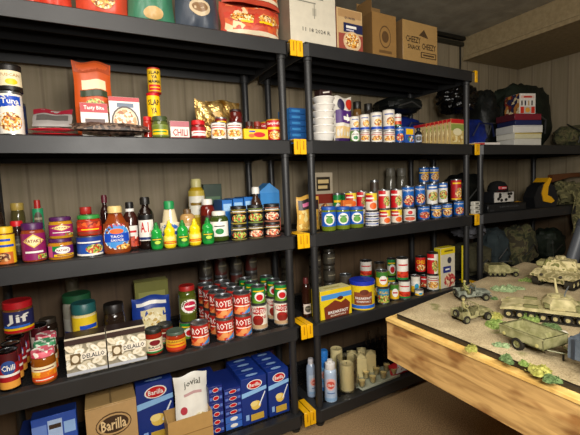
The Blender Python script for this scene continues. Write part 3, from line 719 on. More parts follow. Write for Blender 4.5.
R(U1, 1, 266.5, 11, 116, .155, lambda w, h: tin('soup_can', w, h, 'chunky', 'R', top='#b8860b'), 'bright red soup tin half hidden behind the nearest red tin', 'can', h=.1)

# ================================================================ LEFT UNIT, third shelf
PUR = '#4a1650'
R(U1, 2, 7, 21, 227, .07, lambda w, h: jar('sauce_jar', w, h, '#8a4a1c', '#e0b81c', 'yellowsauce', '#f0c41c', lab=(.04, .8)), 'yellow-lidded sauce jar at the far left of the third shelf', 'jar')
R(U1, 2, 35.5, 25, 223, .075, lambda w, h: jar('sauce_jar', w, h, '#8a3a1c', PUR, 'patak', '#8a1c5e', lab=(.06, .74)), 'purple-lidded sauce jar with magenta label standing alone', 'jar')
_, t1, _ = R(U1, 2, 61.7, 25.5, 238, .07, lambda w, h: jar('sauce_jar', w, h, '#b87a1c', PUR, 'patak2', '#6b1f6e', lab=(.14, .66), lidf=.16), 'squat sauce jar, lower of the purple-lidded pair', 'jar')
R(U1, 2, 61.7, 24.5, 217, .07, lambda w, h: jar('sauce_jar', w, h, '#b8861c', PUR, 'patak', '#9a2466', lab=(.14, .66), lidf=.16), 'squat sauce jar, upper of the purple-lidded pair', 'jar', z0=t1)
_, t1, _ = R(U1, 2, 91, 27, 235, .07, lambda w, h: tin('tin_can', w, h, 'bluecan', '#2250a8'), 'blue label tin with picture of peppers holding up the salsa jar', 'can')
R(U1, 2, 90, 25, 215, .07, lambda w, h: jar('salsa_jar', w, h, '#a8301a', '#2f8a3a', 'salsa', '#8a3420', lab=(.1, .7), lidf=.16), 'green-lidded salsa jar stacked on the blue label tin', 'jar', z0=t1)
R(U1, 2, 118, 28, 206, .065, lambda w, h: bottle('sauce_bottle', w, h, 'sauce', '#8a3c14', '#d8bc7a', 'sauceblue', '#7a3614', lab=(.08, .64), capr=.52, sy=.6), 'amber taco sauce bottle with blue label and cream cap', 'bottle')
R(U1, 2, 132.5, 15, 202, .13, lambda w, h: bottle('sauce_bottle', w, h, 'steak', '#3a1a14', '#141212', 'whiteredsauce', '#e8e0d8', lab=(.06, .5), collar='#e8e4de', capr=.55), 'sauce bottle with black cap and white collar behind the amber bottle', 'bottle')
R(U1, 2, 148, 16, 197, .1, lambda w, h: bottle('sauce_bottle', w, h, 'steak', '#1c100c', '#16130f', 'a1', '#eee8dc', lab=(.16, .66), capr=.62), 'dark steak sauce bottle with white label and black cap', 'bottle')
R(U1, 2, 108, 10, 195, .2, lambda w, h: bottle('sauce_bottle', w, h, 'steak', '#2a1210', '#5a1424', capr=.6), 'thin dark bottle with maroon cap behind the amber sauce bottle', 'bottle')
R(U1, 2, 42, 12, 200, .2, lambda w, h: bottle('sauce_bottle', w, h, 'dressing', '#14100c', '#a8201c', 'dark', '#1f8a5a', lab=(.45, .85), capr=.55), 'dark sauce bottle with green neck label and red cap', 'bottle')
R(U1, 2, 22, 15, 203, .24, lambda w, h: jar('glass_jar', w, h, '#4a4424', '#a89044', 'dark', '#5a4c2a', lidf=.12), 'jar with brass lid at the back left of the third shelf', 'jar')
R(U1, 2, 20, 14, 221, .17, lambda w, h: jar('glass_jar', w, h, '#2a1612', 'R', 'dark', '#2a1a18', lidf=.12), 'low red-lidded jar behind the magenta label jar', 'jar')
R(U1, 2, 1, 14, 203, .22, lambda w, h: jar('glass_jar', w, h, '#2a1c14', '#1c1614', 'dark', '#3a2a1c'), 'dark jar in the back corner behind the yellow-lidded jar', 'jar')
R(U1, 2, 89, 13, 207, .2, lambda w, h: jar('glass_jar', w, h, '#4a2a1c', '#b02a22', 'dark', '#3a302a', lidf=.14), 'tall red-capped jar behind the salsa jar', 'jar')
gl = 'row of small citrus juice bottles'
for i, (px, py) in enumerate(((157.5, 222.5), (183.5, 220), (208.5, 217.5))):
    R(U1, 2, px, 12.5, py, .045, lambda w, h: lemon('juice_bottle', w, h, '#1f9a3c', '#128030', 'lime', '#0f7a2e'), 'small green lime juice bottle, %s' % ['leftmost in the row by the steak sauce', 'between the two yellow juice bottles', 'rightmost, beside the olive jar squeeze bottle'][i], 'bottle', gl)
for i, (px, py) in enumerate(((170.5, 220.5), (195.5, 218.5))):
    R(U1, 2, px, 12.5, py, .045, lambda w, h: lemon('juice_bottle', w, h, '#f0d018', '#f2d61c', 'lemon', '#f0dc58'), 'small yellow lemon juice bottle, %s' % ['left one in front of the dressing', 'right one'][i], 'bottle', gl)
R(U1, 2, 171.5, 21, 201, .115, lambda w, h: bottle('dressing_bottle', w, h, 'dressing', '#d8c8a0', '#1f8a4a', 'dressing', '#e8dcb8', lab=(.1, .52), capr=.5, sy=.7), 'cream dressing bottle with green cap and blue label', 'bottle')
R(U1, 2, 189, 16, 209, .15, lambda w, h: bottle('sauce_bottle', w, h, 'wide', '#b89058', '#6a5030', 'mustard', '#c8a878', lab=(.1, .6)), 'tan bottle behind the yellow lemon juice bottles', 'bottle')
R(U1, 2, 199, 17, 179, .29, lambda w, h: bottle('mustard_bottle', w, h, 'wide', '#b8981c', '#c8c080', 'mustard', '#c8b048', lab=(.35, .8), capr=.62), 'tall yellow bottle with pale cap at the back', 'bottle')
R(U1, 2, 209, 15, 199, .19, lambda w, h: bottle('sauce_bottle', w, h, 'wide', '#6a1c12', '#e8e2d8', 'dark', '#3a120e', lab=(.1, .6), capr=.72), 'dark red sauce bottle with white cap behind the green relish bottle', 'bottle')
R(U1, 2, 220, 19, 211, .105, lambda w, h: bottle('relish_bottle', w, h, 'wide', '#3a4a18', '#ece8dc', 'olive', '#f0ece0', lab=(.16, .66), capr=.72), 'olive green relish bottle with white cap and oval label', 'bottle')
Bx(U1, 2, 206, 224, 184, .38, .09, lambda w, dp, h: carton('dark_box', w, dp, h, '#1c3424', [(R_, -.8, .6, .8, .75, '#4a6a4a')]), 'dark green box at the back beside the tall yellow bottle', 'box')
cols = [(239.5, 'pickled'), (256, 'pickled2'), (272.5, 'pickled2')]
for i, (px, an) in enumerate(cols):
    cn = ['left', 'middle', 'right'][i]
    _, t1, _ = R(U1, 2, px, 16.3, 224 - i * 1.2, .06, lambda w, h: jar('pickled_jar', w, h, ['#8a8040', '#7a6a44', '#a85a44'][i], '#121212', an, 'K', lab=(.1, .78), lidf=.16, neck=.92), 'black-lidded jar, %s column, lower layer of the stack of six' % cn, 'jar', 'six black-lidded jars stacked two high', jit=0)
    R(U1, 2, px - .5, 16.3, 206 - i * 1.2, .06, lambda w, h: jar('pickled_jar', w, h, ['#a8943c', '#7a8a4a', '#a86a54'][i], '#121212', [an, 'pickled', 'pickled2'][i], 'K', lab=(.1, .78), lidf=.16, neck=.92), 'black-lidded jar, %s column, upper layer of the stack of six' % cn, 'jar', 'six black-lidded jars stacked two high', z0=t1, jit=0)
BLU = '#1f6fc0'
for i in range(3):
    px = 224 + i * 11
    Bx(U1, 2, px, px + 10, 200 - i * 1.5, .19 + .0 * i, .14, lambda w, dp, h: carton('blue_box', w, dp, h, BLU, [(R_, -.8, .7, .8, .9, '#9cc8ee')], top='#3a8ad8', side='#2a66b0'), 'narrow light blue box behind the stacked jars, %s of three' % ['leftmost', 'middle', 'rightmost'][i], 'box', 'light blue boxes behind the jars')
R(U1, 2, 257.5, 11, 187, .16, lambda w, h: bottle('sauce_bottle', w, h, 'steak', '#3a2418', '#e8e4dc', 'dark', '#2a201c', capr=.7), 'dark bottle with a white cap rising behind the stacked jars', 'bottle')
def jug(w, dp, h):
    o = carton('juice_carton', w, dp, h * .8, '#3a8ad0', [(R_, -1, .0, 1, .35, '#d86a5a'), (R_, -.9, .45, .9, .7, '#9cd0f0')], side='#2f7ac0')
    MB().prism([(-w / 2, h * .8), (w / 2, h * .8), (w * .5, h * .84), (0, h), (-w * .5, h * .84)], 'y', .002, dp - .002, '#4a94d8').build('gable_top', o)
    return o
Bx(U1, 2, 262, 281, 183, .2, .09, jug, 'blue and pink gable-top carton behind the stacked jars', 'carton')

# ================================================================ LEFT UNIT, fourth shelf
gin = 'food:#d8405a,#f4ece0,#e06a7a:60'
_, t1, s_ = R(U1, 3, 11, 13, 349, .06, lambda w, h: tin('chili_can', w, h, 'hormel', '#a81820', top='#1c1a1a/m'), 'red chili tin at the left front, nearest the edge', 'can', 'dark red chili tins', w=.062)
hc = t1
for k, (dd, lbl) in enumerate(((.128, 'second row from the front'), (.196, 'third row from the front'), (.264, 'back row below the red-lidded jar'))):
    o = tin('chili_can', .062, hc, 'hormel', '#a81820', top='#1c1a1a/m'); put(o, U1, s_ + .003 * k, dd, TZ[3], .2)
    tag(o, 'red chili tin at far left, %s' % lbl, 'can', 'dark red chili tins')
o = tin('chili_can', .062, hc, 'hormel', '#e8e0d0', top='#1c1a1a/m'); put(o, U1, s_ + .066, .3, TZ[3], .3); tag(o, 'white-labelled tin at the back beneath the red-lidded jar', 'can')
R(U1, 3, 20, 26, 300, .25, lambda w, h: jar('peanut_butter_jar', w, h, '#7a4a20', '#b81620', 'jif', '#2a2a5c', lab=(.06, .72), lidf=.2, neck=.9), 'big red-lidded peanut butter jar standing on the chili tins', 'jar', z0=hc, w=.1)
for k, (px, py, dd, lc, txt) in enumerate(((45.5, 345, .055, gin, 'front one with red gingham lid'), (47.5, 337, .142, 'food:#5ab07a,#e8f0e0,#4a9a6a:60', 'middle one with green gingham lid'), (48.5, 331, .229, gin, 'third one with red gingham lid'))):
    R(U1, 3, px, 25 - k * 1.5, py, dd, lambda w, h: jar('preserve_jar', w, h, '#8a4a10' if k == 0 else '#5a2c10', lc, 'marmalade', '#f2e0b0', lab=(.1, .56), lidf=.16, neck=.9), 'orange marmalade jar in a short row, ' + txt, 'jar', 'marmalade jars with gingham lids', h=.117)
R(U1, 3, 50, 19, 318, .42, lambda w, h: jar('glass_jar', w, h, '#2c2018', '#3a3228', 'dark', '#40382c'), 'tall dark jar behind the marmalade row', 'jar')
SHL = []
_q = random.Random(5)
for i in range(22):
    a, b, g = _q.uniform(-.9, .9), _q.uniform(.1, .78), _q.uniform(-.6, .8)
    for rr, cc in ((1, '#d0c4a4'), (.86, ['#f2ead4', '#ebe0c6', '#f8f3e4'][i % 3]), (.3, '#ddd0b0')):
        SHL.append((P_, [(max(-1, min(1, a + rr * (.3 * math.cos(t_ * PI / 5) * math.cos(g) - .5 * .2 * math.sin(t_ * PI / 5) * math.sin(g)))), max(0, min(.86, b + rr * .62 * (.3 * math.cos(t_ * PI / 5) * math.sin(g) + .5 * .3 * math.sin(t_ * PI / 5) * math.cos(g))))) for t_ in range(10)], cc))
def pasta(w, dp, h):
    return carton('pasta_box', w, dp, h, '#d8ccb2', [(R_, -1, 0, 1, .86, '#a49a84')] + SHL + [(R_, -1, .06, 1, .14, '#b8bcc4'), (R_, -1, .86, 1, 1, '#3a2824'), (R_, -.78, .34, -.3, .62, '#6a5638'), (E_, -.54, .48, .18, .1, '#e8dcc0'), (R_, -.26, .42, .97, .6, '#efe6d2'), (T_, 'DELALLO', .36, .51, .55, .06, '#1c2438')], top='#2c201e', side='#4a3830')
Bx(U1, 3, 67.5, 108, 336, .03, .075, pasta, 'left one of two shell pasta boxes at the shelf edge', 'box', 'shell pasta boxes')
Bx(U1, 3, 109, 147, 328, .03, .075, pasta, 'right one of two shell pasta boxes at the shelf edge', 'box', 'shell pasta boxes')
R(U1, 3, 88, 25, 302, .17, lambda w, h: jar('mayonnaise_jar', w, h, '#d8c890', '#1f5a5a', 'kraft', '#e0c020', lab=(.12, .78), lidf=.16, neck=.92), 'teal-lidded mayonnaise jar behind the left pasta box', 'jar')
R(U1, 3, 81, 29, 293, .31, lambda w, h: jar('mayonnaise_jar', w, h, '#a8a898', '#1a5030', 'kraft', '#b8b8ac', lab=(.12, .6), lidf=.12, neck=.92), 'large green-lidded jar at the back behind the teal-lidded jar', 'jar')
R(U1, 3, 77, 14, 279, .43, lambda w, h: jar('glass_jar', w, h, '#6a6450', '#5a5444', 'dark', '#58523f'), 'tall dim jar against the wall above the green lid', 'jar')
R(U1, 3, 117, 22, 303, .18, lambda w, h: jar('glass_jar', w, h, '#241a14', '#1a1614', 'dark', '#2a2420'), 'black-lidded dark jar behind the right pasta box', 'jar')
PB(U1, 3, 134, 172, 296, .27, .07, '#1c3c94', [(R_, -.6, .25, .7, .72, '#e6d8a8'), (E_, 0, .45, .5, .2, 'food:#e9d9a0,#c8a860,#f6ecc8:70'), (R_, -.8, .82, .8, .9, 'W')], 'blue bag with a picture of filled pasta', 'bag', seed=21, name='pasta_bag')
Bx(U1, 3, 138, 171, 281, .33, .07, lambda w, dp, h: carton('olive_box', w, dp, h, '#6a6a2c', [(R_, -.8, .2, .8, .8, '#8a8a48')], top='#a8a464'), 'tall olive green box standing behind the blue pasta bag', 'box')
R(U1, 3, 154.5, 18, 328, .085, lambda w, h: jar('sauce_jar', w, h, '#8a2414', '#20241c', 'raos', '#e9dfc0', lab=(.1, .66), lidf=.14), 'pasta sauce jar with a cream label and maroon seal', 'jar')
R(U1, 3, 166, 17, 323, .165, lambda w, h: jar('sauce_jar', w, h, '#6a2012', '#20241c', 'raos', '#d9cfb0', lab=(.1, .66), lidf=.14), 'pasta sauce jar between and behind the two front sauce jars', 'jar')
R(U1, 3, 176.5, 20, 330, .07, lambda w, h: jar('sauce_jar', w, h, '#9a3010', '#4a5a4a', 'classico', '#e0b02c', lab=(.12, .64), lidf=.14), 'pasta sauce jar with orange and yellow label at the shelf edge', 'jar')
_, t1, s_ = R(U1, 3, 188.5, 17, 320, .175, lambda w, h: tin('tin_can', w, h, 'greenbean', '#c8b83a'), 'green and yellow tin beneath the jar of pickles', 'can')
R(U1, 3, 188.5, 17.5, 285, .175, lambda w, h: jar('pickle_jar', w, h, '#4a5418', '#a8201c', 'pickle', '#5a6420', lab=(.22, .68), lidf=.12), 'red-lidded jar of green pickles standing on a tin', 'jar', z0=t1)
def rot(w, h): return tin('tomato_can', w, h, 'rotel', '#a83a2a')
_, ht, s0 = R(U1, 3, 200.5, 18.5, 321.5, .065, rot, 'diced tomato tin standing alone beside the pasta sauce', 'can', 'diced tomato tins')
w_r = 18.5 * size_at(U1, s0, .065, TZ[3])
rown = ['front row', 'second row', 'third row', 'back row']
for ci, px in enumerate((225.5, 243.6)):
    sc = U1.s_at(px, .06, TZ[3])
    for rI in range(4):
        for lay in range(2):
            o = rot(w_r * .98, ht - .001); put(o, U1, sc - .004 * rI, .06 + rI * (w_r + .003), TZ[3] + lay * (ht + .0002), face_rz(U1.w(sc, .06), .85, RJ.uniform(-.15, .15)))
            tag(o, 'diced tomato tin, %s column, %s, %s layer of the block' % (['left', 'right'][ci], rown[rI], ['lower', 'upper'][lay]), 'can', 'diced tomato tins')
# dim dark tins stacked at the back
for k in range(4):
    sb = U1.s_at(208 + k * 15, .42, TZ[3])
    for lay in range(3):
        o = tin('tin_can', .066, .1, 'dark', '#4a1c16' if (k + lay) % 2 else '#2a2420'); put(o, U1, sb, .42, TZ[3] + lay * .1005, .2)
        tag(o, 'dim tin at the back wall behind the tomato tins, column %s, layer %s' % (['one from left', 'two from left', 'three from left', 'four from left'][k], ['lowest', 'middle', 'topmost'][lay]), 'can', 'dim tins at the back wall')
for ci, px in enumerate((260.5, 283)):
    sc = U1.s_at(px, .085, TZ[3]); m = size_at(U1, sc, .085, TZ[3]); w1 = 16.5 * m
    hb = U1.z_at(sc, .085, [303, 300.5][ci]) - TZ[3]; hg = U1.z_at(sc, .085, [285.5, 283][ci]) - TZ[3] - hb
    for rI in range(3):
        dd = .093 + rI * (w1 + .006)
        o = tin('bean_can', w1, hb, 'ranch', '#efe6d4'); put(o, U1, sc, dd, TZ[3], face_rz(U1.w(sc, dd), .9, RJ.uniform(-.12, .12)))
        tag(o, 'white and red bean tin, %s column, %s, with a green tin on it' % (['left', 'right'][ci], rown[rI] if rI < 2 else 'back row'), 'can', 'white and red bean tins')
        o = tin('vegetable_can', w1 * .84, hg - .001, 'greenbean', '#2f8a3a'); put(o, U1, sc, dd, TZ[3] + hb + .0005, face_rz(U1.w(sc, dd), .9, RJ.uniform(-.12, .12)))
        tag(o, 'small green label tin on top of a bean tin, %s column, %s' % (['left', 'right'][ci], rown[rI] if rI < 2 else 'back row'), 'can', 'small green label tins')

# ================================================================ LEFT UNIT, lowest shelf
NAVY = '#14307e'
def lasagne(w, dp, h):
    return carton('lasagne_box', w, dp, h, '#10204e', [(R_, -.95, .1, -.45, .9, '#8a8c94'), (R_, -.38, .55, .2, .75, '#a8b0c0'), (R_, -.38, .2, .1, .4, '#7a86a0')], top='#1a2f70')
for k in range(4):
    z0 = k * .046
    Bx(U1, 4, 16 + k % 2, 36, None, .13, .17, lasagne, 'dark blue box end with barcode, %s of the left pile on the lowest shelf' % ['bottom', 'second', 'third', 'top'][k], 'box', 'dark blue boxes piled at lower left', z0=z0, h=.045)
def flat(w, dp, h):
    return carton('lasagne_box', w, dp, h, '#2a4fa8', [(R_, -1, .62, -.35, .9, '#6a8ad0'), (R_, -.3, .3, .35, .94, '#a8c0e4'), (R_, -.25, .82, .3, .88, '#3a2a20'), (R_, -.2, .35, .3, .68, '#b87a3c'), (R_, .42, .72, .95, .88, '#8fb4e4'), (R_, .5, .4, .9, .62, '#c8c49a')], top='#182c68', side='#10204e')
Bx(U1, 4, 38, 82, 415, .08, .06, flat, 'upright blue lasagne box with brown food picture at lower left', 'box')
def barilla(w, dp, h):
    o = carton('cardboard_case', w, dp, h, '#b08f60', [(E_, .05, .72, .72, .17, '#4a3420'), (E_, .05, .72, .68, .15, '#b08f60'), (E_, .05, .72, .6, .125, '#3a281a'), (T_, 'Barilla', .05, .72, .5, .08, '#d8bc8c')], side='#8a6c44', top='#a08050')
    MB().box(-w * .5, .004, h * .998, w * .5, dp * .48, h + .004, '#b4935f', c=.001).build('flap', o)
    MB().box(-w * .02, .006, h + .0042, w * .02, dp * .9, h + .005, '#8a7048').build('tape', o)
    return o
Bx(U1, 4, 91, 141, 405, .05, .2, barilla, 'brown cardboard pasta case with dark oval logo on the lowest shelf', 'box')
PEN = [(R_, -1, .82, 1, 1, NAVY), (E_, .05, .84, .62, .1, 'W'), (E_, .05, .84, .54, .085, 'R'), (T_, 'Barilla', .05, .84, .42, .04, 'W'), (P_, [(-1, .6), (1, .68), (1, .76), (-1, .7)], '#8fc0ee'),
       (E_, .1, .38, .4, .1, '#e8c45a'), (E_, -.05, .42, .3, .06, '#f4dc8a'), (P_, [(.3, .36), (.38, .34), (.9, .62), (.84, .64)], '#e8eef4'), (R_, -.35, .06, .7, .2, '#c9a43c'), (R_, -.75, .1, -.5, .22, '#8fb4e4')]
def penne(w, dp, h): return carton('pasta_box', w, dp, h, NAVY, PEN, side='#1c3fa0', top='#1c3a94', tp=[(E_, 0, .5, .5, .2, '#9cc0ee')])
Bx(U1, 4, 140, 176, 382, .15, .05, penne, 'upright blue pasta box right of the brown cardboard case', 'box', 'upright blue pasta boxes')
PB(U1, 4, 178, 211, 375, .095, .04, '#eeece2', [(T_, 'jovial', .05, .86, .5, .06, '#6a6a60'), (R_, -.5, .7, .6, .74, '#c8a0a0'), (E_, -.55, .5, .2, .06, '#b83a48'), (E_, .4, .28, .5, .13, 'food:#e0d4a8,#c0ac70,#f2e8c8:90'), (R_, -.9, .0, -.4, .3, '#9cc08a')], 'white stand-up packet of pasta inside the open brown carton', lean=.06, seed=31, name='pasta_packet')
def openbox(w, dp, h):
    mb = MB(); t = .003; c = '#b89258'
    mb.box(-w / 2, 0, 0, w / 2, t, h, c); mb.box(-w / 2, dp - t, 0, w / 2, dp, h, c); mb.box(-w / 2, t, 0, -w / 2 + t, dp - t, h, c); mb.box(w / 2 - t, t, 0, w / 2, dp - t, h, c); mb.box(-w / 2, 0, 0, w / 2, dp, t, '#9a7a48')
    o = mb.build('open_carton')
    MB().box(-w * .48, -.001, h * .5, w * .5, .0005, h * .52, '#8a6a3a').build('seam', o)
    return o
Bx(U1, 4, 170, 214, 417, .035, .108, openbox, 'open brown carton with a torn front holding a white packet', 'box')
# flat-lying stack of blue boxes seen on end
END = [(E_, 0, .5, .45, .3, 'W'), (E_, 0, .5, .4, .24, 'R'), (R_, -.9, .3, -.55, .7, '#5a78c8'), (R_, .55, .3, .9, .7, '#5a78c8')]
for ci, (a, b) in enumerate(((211, 225), (226, 243))):
    zz = 0
    s0 = U1.s_at(a, .07, .09); s1 = U1.s_at(b, .07, .09)
    htot = U1.z_at((s0 + s1) / 2, .07, 386 + ci * 2) - .09
    for k in range(6):
        hh = htot / 6
        o = carton('pasta_box', s1 - s0 - .002, .2, hh - .001, '#1c2a78', END if ci == 0 or k > 1 else [(R_, -1, 0, 1, 1, '#3a6ac0'), (E_, 0, .5, .45, .3, 'W')], side='#182868', top='#1c2f7c')
        put(o, U1, (s0 + s1) / 2, .07, .09 + k * hh, 0)
        tag(o, 'blue pasta box lying flat end-on, %s pile, %s from the bottom' % (['left', 'right'][ci], ['first', 'second', 'third', 'fourth', 'fifth', 'sixth'][k]), 'box', 'blue pasta boxes lying end-on')
for ci, (a, b, py) in enumerate(((243, 268, 377), (269.5, 290, 370))):
    s0 = U1.s_at(a, .06, .09); s1 = U1.s_at(b, .06, .09); h = U1.z_at((s0 + s1) / 2, .06, py) - .09
    for rI in range(4):
        o = penne(s1 - s0 - .002, .052, h); put(o, U1, (s0 + s1) / 2, .06 + rI * .055, .09, 0)
        tag(o, 'upright blue pasta box, %s file, %s' % (['left', 'right'][ci], rown[rI]), 'box', 'upright blue pasta boxes')
Bx(U1, 4, 232, 262, 360, .36, .1, lambda w, dp, h: carton('cardboard_tray', w, dp, h, '#7a6648', [(R_, -1, .6, 1, .64, '#5a4a34')], top='#8a7654'), 'flat brown cardboard box in the dark behind the blue pasta boxes', 'box')

# ================================================================ MIDDLE UNIT, top shelf
def bigwhite(w, dp, h):
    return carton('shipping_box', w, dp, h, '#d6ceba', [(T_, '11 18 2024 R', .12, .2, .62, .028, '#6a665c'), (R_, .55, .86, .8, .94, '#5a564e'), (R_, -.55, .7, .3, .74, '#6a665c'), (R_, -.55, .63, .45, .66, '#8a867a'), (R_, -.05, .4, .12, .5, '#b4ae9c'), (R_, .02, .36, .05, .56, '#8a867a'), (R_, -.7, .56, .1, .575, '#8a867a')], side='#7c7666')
Bx(U2, 0, 291, 336.5, None, .03, .3, bigwhite, 'large white shipping box with handwritten date on the top shelf', 'box', h=.33)
def oats(w, dp, h):
    return carton('oatmeal_box', w, dp, h, '#c8a878', [(R_, -.9, .8, .9, .98, '#b08a5c'), (T_, 'QUAKER', 0, .79, .42, .03, '#3a2a3a'), (R_, -.5, .46, 1, .68, '#20264e'), (R_, -.3, .56, .5, .62, 'W'), (R_, -.3, .5, .3, .53, '#c8c4d8'), (R_, -.9, 0, 1, .42, '#9c4a3c'), (E_, .15, .25, .7, .24, '#d8b890'), (E_, .15, .27, .55, .18, FOODO)], side='#8a2a24', top='#c8a878')
Bx(U2, 0, 337.5, 363, 9.5, .035, .07, oats, 'tan and red oatmeal box on the top shelf beside the white box', 'box')
def openkraft(w, dp, h):
    t = .004; c = '#94703f'; mb = MB()
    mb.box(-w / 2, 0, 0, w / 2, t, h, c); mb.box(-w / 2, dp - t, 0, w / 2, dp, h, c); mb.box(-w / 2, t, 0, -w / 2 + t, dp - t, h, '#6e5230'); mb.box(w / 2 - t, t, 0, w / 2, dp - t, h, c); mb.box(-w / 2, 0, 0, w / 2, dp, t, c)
    o = mb.build('open_carton')
    ring = [(E_, .05, .5, .5, .25, '#5c4226'), (E_, .05, .5, .44, .22, c), (E_, .05, .5, .3, .13, '#5c4226'), (R_, -.5, .14, .6, .2, '#6a4e2c')]
    art(MB(), front(w * .98, 0, h, -.0002), ring).build('front_print', o)
    MB().box(-w / 2, dp * .05, h, -w / 2 + .003, dp * .95, h + .07, '#7c5e38').build('flap', o)
    MB().box(-w / 2, dp - .003, h, w / 2, dp, h + .085, '#8a6a40').build('flap', o)
    return o
Bx(U2, 0, 373, 396.5, 14, .05, .12, openkraft, 'brown carton with round printed emblem and open flaps on the top shelf', 'box')
def cheezy(w, dp, h):
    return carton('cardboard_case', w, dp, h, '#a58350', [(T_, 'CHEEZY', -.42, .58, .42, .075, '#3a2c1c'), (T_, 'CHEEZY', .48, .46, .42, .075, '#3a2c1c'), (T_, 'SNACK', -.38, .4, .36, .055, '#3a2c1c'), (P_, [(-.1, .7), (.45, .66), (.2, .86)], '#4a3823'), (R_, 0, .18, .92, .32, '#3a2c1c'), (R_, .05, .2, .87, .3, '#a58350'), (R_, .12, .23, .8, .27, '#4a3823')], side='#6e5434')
Bx(U2, 0, 403, 437.5, 23, .045, .15, cheezy, 'brown snack cardboard case, last box on the right of the top shelf', 'box')

# ---------------------------------------------------------------- middle unit, second shelf
for k in range(6):
    z0 = k * .047
    Bx(U2, 1, 291.5 if 0 else 309, 317, None, .33, .1, lambda w, dp, h: carton('blue_box', w, dp, h, '#1c5a9c', [(R_, -.8, .3, .2, .7, '#3a8ac8')], side='#1f66a8'), 'flat blue box seen between the posts, %s of six piled' % ['lowest', 'second lowest', 'third', 'fourth', 'fifth', 'topmost'][k], 'box', 'blue boxes piled behind the posts', z0=z0, h=.046) if 0 else None
def bluebx(w, dp, h): return carton('blue_box', w, dp, h, '#1c5a9c', [(R_, -.8, .3, .2, .7, '#3a8ac8')], side='#2a72b4')
for k in range(6):
    Bx(U1, 1, 290, 303, None, .26, .12, bluebx, 'flat blue box seen between the posts, %s of six piled' % ['lowest', 'second lowest', 'third', 'fourth', 'fifth', 'topmost'][k], 'box', 'blue boxes piled behind the posts', z0=k * .0305, h=.03) if 0 else None
for k in range(6):
    o = bluebx(.1, .12, .029); put(o, U2, .055, .17, TZ[1] + k * .0297, U2.th)
    tag(o, 'flat blue box seen between the posts, %s of six piled' % ['lowest', 'second lowest', 'third', 'fourth', 'fifth', 'topmost'][k], 'box', 'blue boxes piled behind the posts')
zz = 0
BW = '#e6e2da'
def bowl(w, h):
    r = w / 2
    return MB().lathe([(0, 0), (r * .6, 0), (r * .72, h * .08), (r * .86, h * .5), (r * .95, h * .8), (r, h * .82), (r, h * .95), (r * .97, h), (r * .5, h * 1.0), (0, h)], BW + '/g', 26).build('food_bowl')
for k in range(6):
    py = 140 - (k + 1) * 7.0
    z0 = zz
    o, zz, s_ = R(U2, 1, 323.5, 25 - k * .4, py, .075, bowl, 'white lidded plastic bowl, %s of six in the tall stack' % ['bottom one', 'second from the bottom', 'third from the bottom', 'fourth from the bottom', 'second from the top', 'top one'][k], 'bowl', 'white plastic bowls in a stack', z0=z0)
Bx(U2, 1, 320, 332, None, .06, .05, lambda w, dp, h: carton('dark_packet', w, dp, h, '#2c1614', [(P_, [(-.5, .5), (.6, .7), (.6, .9), (-.5, .7)], '#d8d0c8')]), 'small dark packet lying on top of the white bowls', 'packet', z0=zz, h=.035)
PB(U2, 1, 334, 352, 97, .1, .06, '#d8d2c6', [(R_, -.9, .1, .9, .35, '#d8b87a'), (R_, -.9, .42, .95, .7, '#4a2070'), (R_, -.3, .48, .5, .56, 'W'), (R_, -.95, 0, .95, .1, '#3a1c5c'), (E_, .5, .84, .4, .12, '#c8301c'), (E_, -.4, .8, .35, .12, '#2a2048')], 'white and purple bag beside the stack of white bowls', seed=41)
R(U2, 1, 358, 9, 102, .22, lambda w, h: jar('spice_jar', w, h, '#6a4a24', '#14120f', 'dark', '#8a6a3a', lab=(.1, .6)), 'black-lidded spice jar behind the white tins, left one', 'jar')
R(U2, 1, 369, 9, 104, .22, lambda w, h: jar('spice_jar', w, h, '#2a221c', '#14120f', 'dark', '#2a2420', lab=(.1, .6)), 'black-lidded spice jar behind the white tins, second from left', 'jar')
def bis_(w, h): return tin('biscuit_tin', w, h, 'biscuit', '#e4ddd0', top='#c8c4bc')
for k, px in enumerate((355, 365, 376.5, 389)):
    z0t = .062
    _, t1, s_ = R(U2, 1, px, [9.5, 10, 12, 12.5][k], 132 - k * .6 if 0 else 131, .05, (lambda w, h: tin('biscuit_tin', w, h, ['olive', 'whitefood', 'whitefood', 'whitefood'][k], ['#5a8a3a', '#e2dcd0', '#e8e4da', '#e4ded4'][k])), 'short tin, %s in the lower layer of the white tins' % ['green one leftmost', 'second from left', 'third from left', 'rightmost'][k], 'can', 'white tins two layers high')
    R(U2, 1, px - .3, [9.5, 10, 12, 12.5][k], [117, 115, 113, 110.5][k], .05, bis_, 'white and blue striped tin, %s in the upper layer' % ['leftmost', 'second from left', 'third from left', 'rightmost and tallest'][k], 'can', 'white tins two layers high', z0=t1)
_, t1, _ = R(U2, 1, 399.5, 9, 127, .06, lambda w, h: tin('soup_can', w, h, 'progresso', '#1763b8'), 'blue tin under a red and white tin right of the white tins', 'can')
R(U2, 1, 397.5, 8, 114, .06, lambda w, h: tin('soup_can', w, h, 'tomato', '#e8e2d6'), 'red and white tin on top of a blue tin on the second shelf', 'can', z0=t1)
Bx(U2, 1, 405.2, 414.5, 127, .05, .06, lambda w, dp, h: carton('small_box', w, dp, h, '#2a58b0', [(R_, -.8, .55, .8, .9, 'Y'), (E_, .2, .3, .6, .2, 'food:#e8e0d0,#2a7a4a,#c8302a:90')], top='#8ab0d8'), 'small blue and yellow box right of the short tins', 'box')
R(U2, 1, 418.5, 7, 128, .05, lambda w, h: bottle('small_bottle', w, h, 'steak', '#1c1c22', '#16161a', 'dark', '#aab4c4', lab=(.1, .55), capr=.6), 'small dark bottle left of the row of noodle boxes', 'bottle')
nbs0 = U2.s_at(426, .16, TZ[1]); nbs1 = U2.s_at(451, .035, TZ[1]); nbe = U2.s_at(464.5, .03, TZ[1])
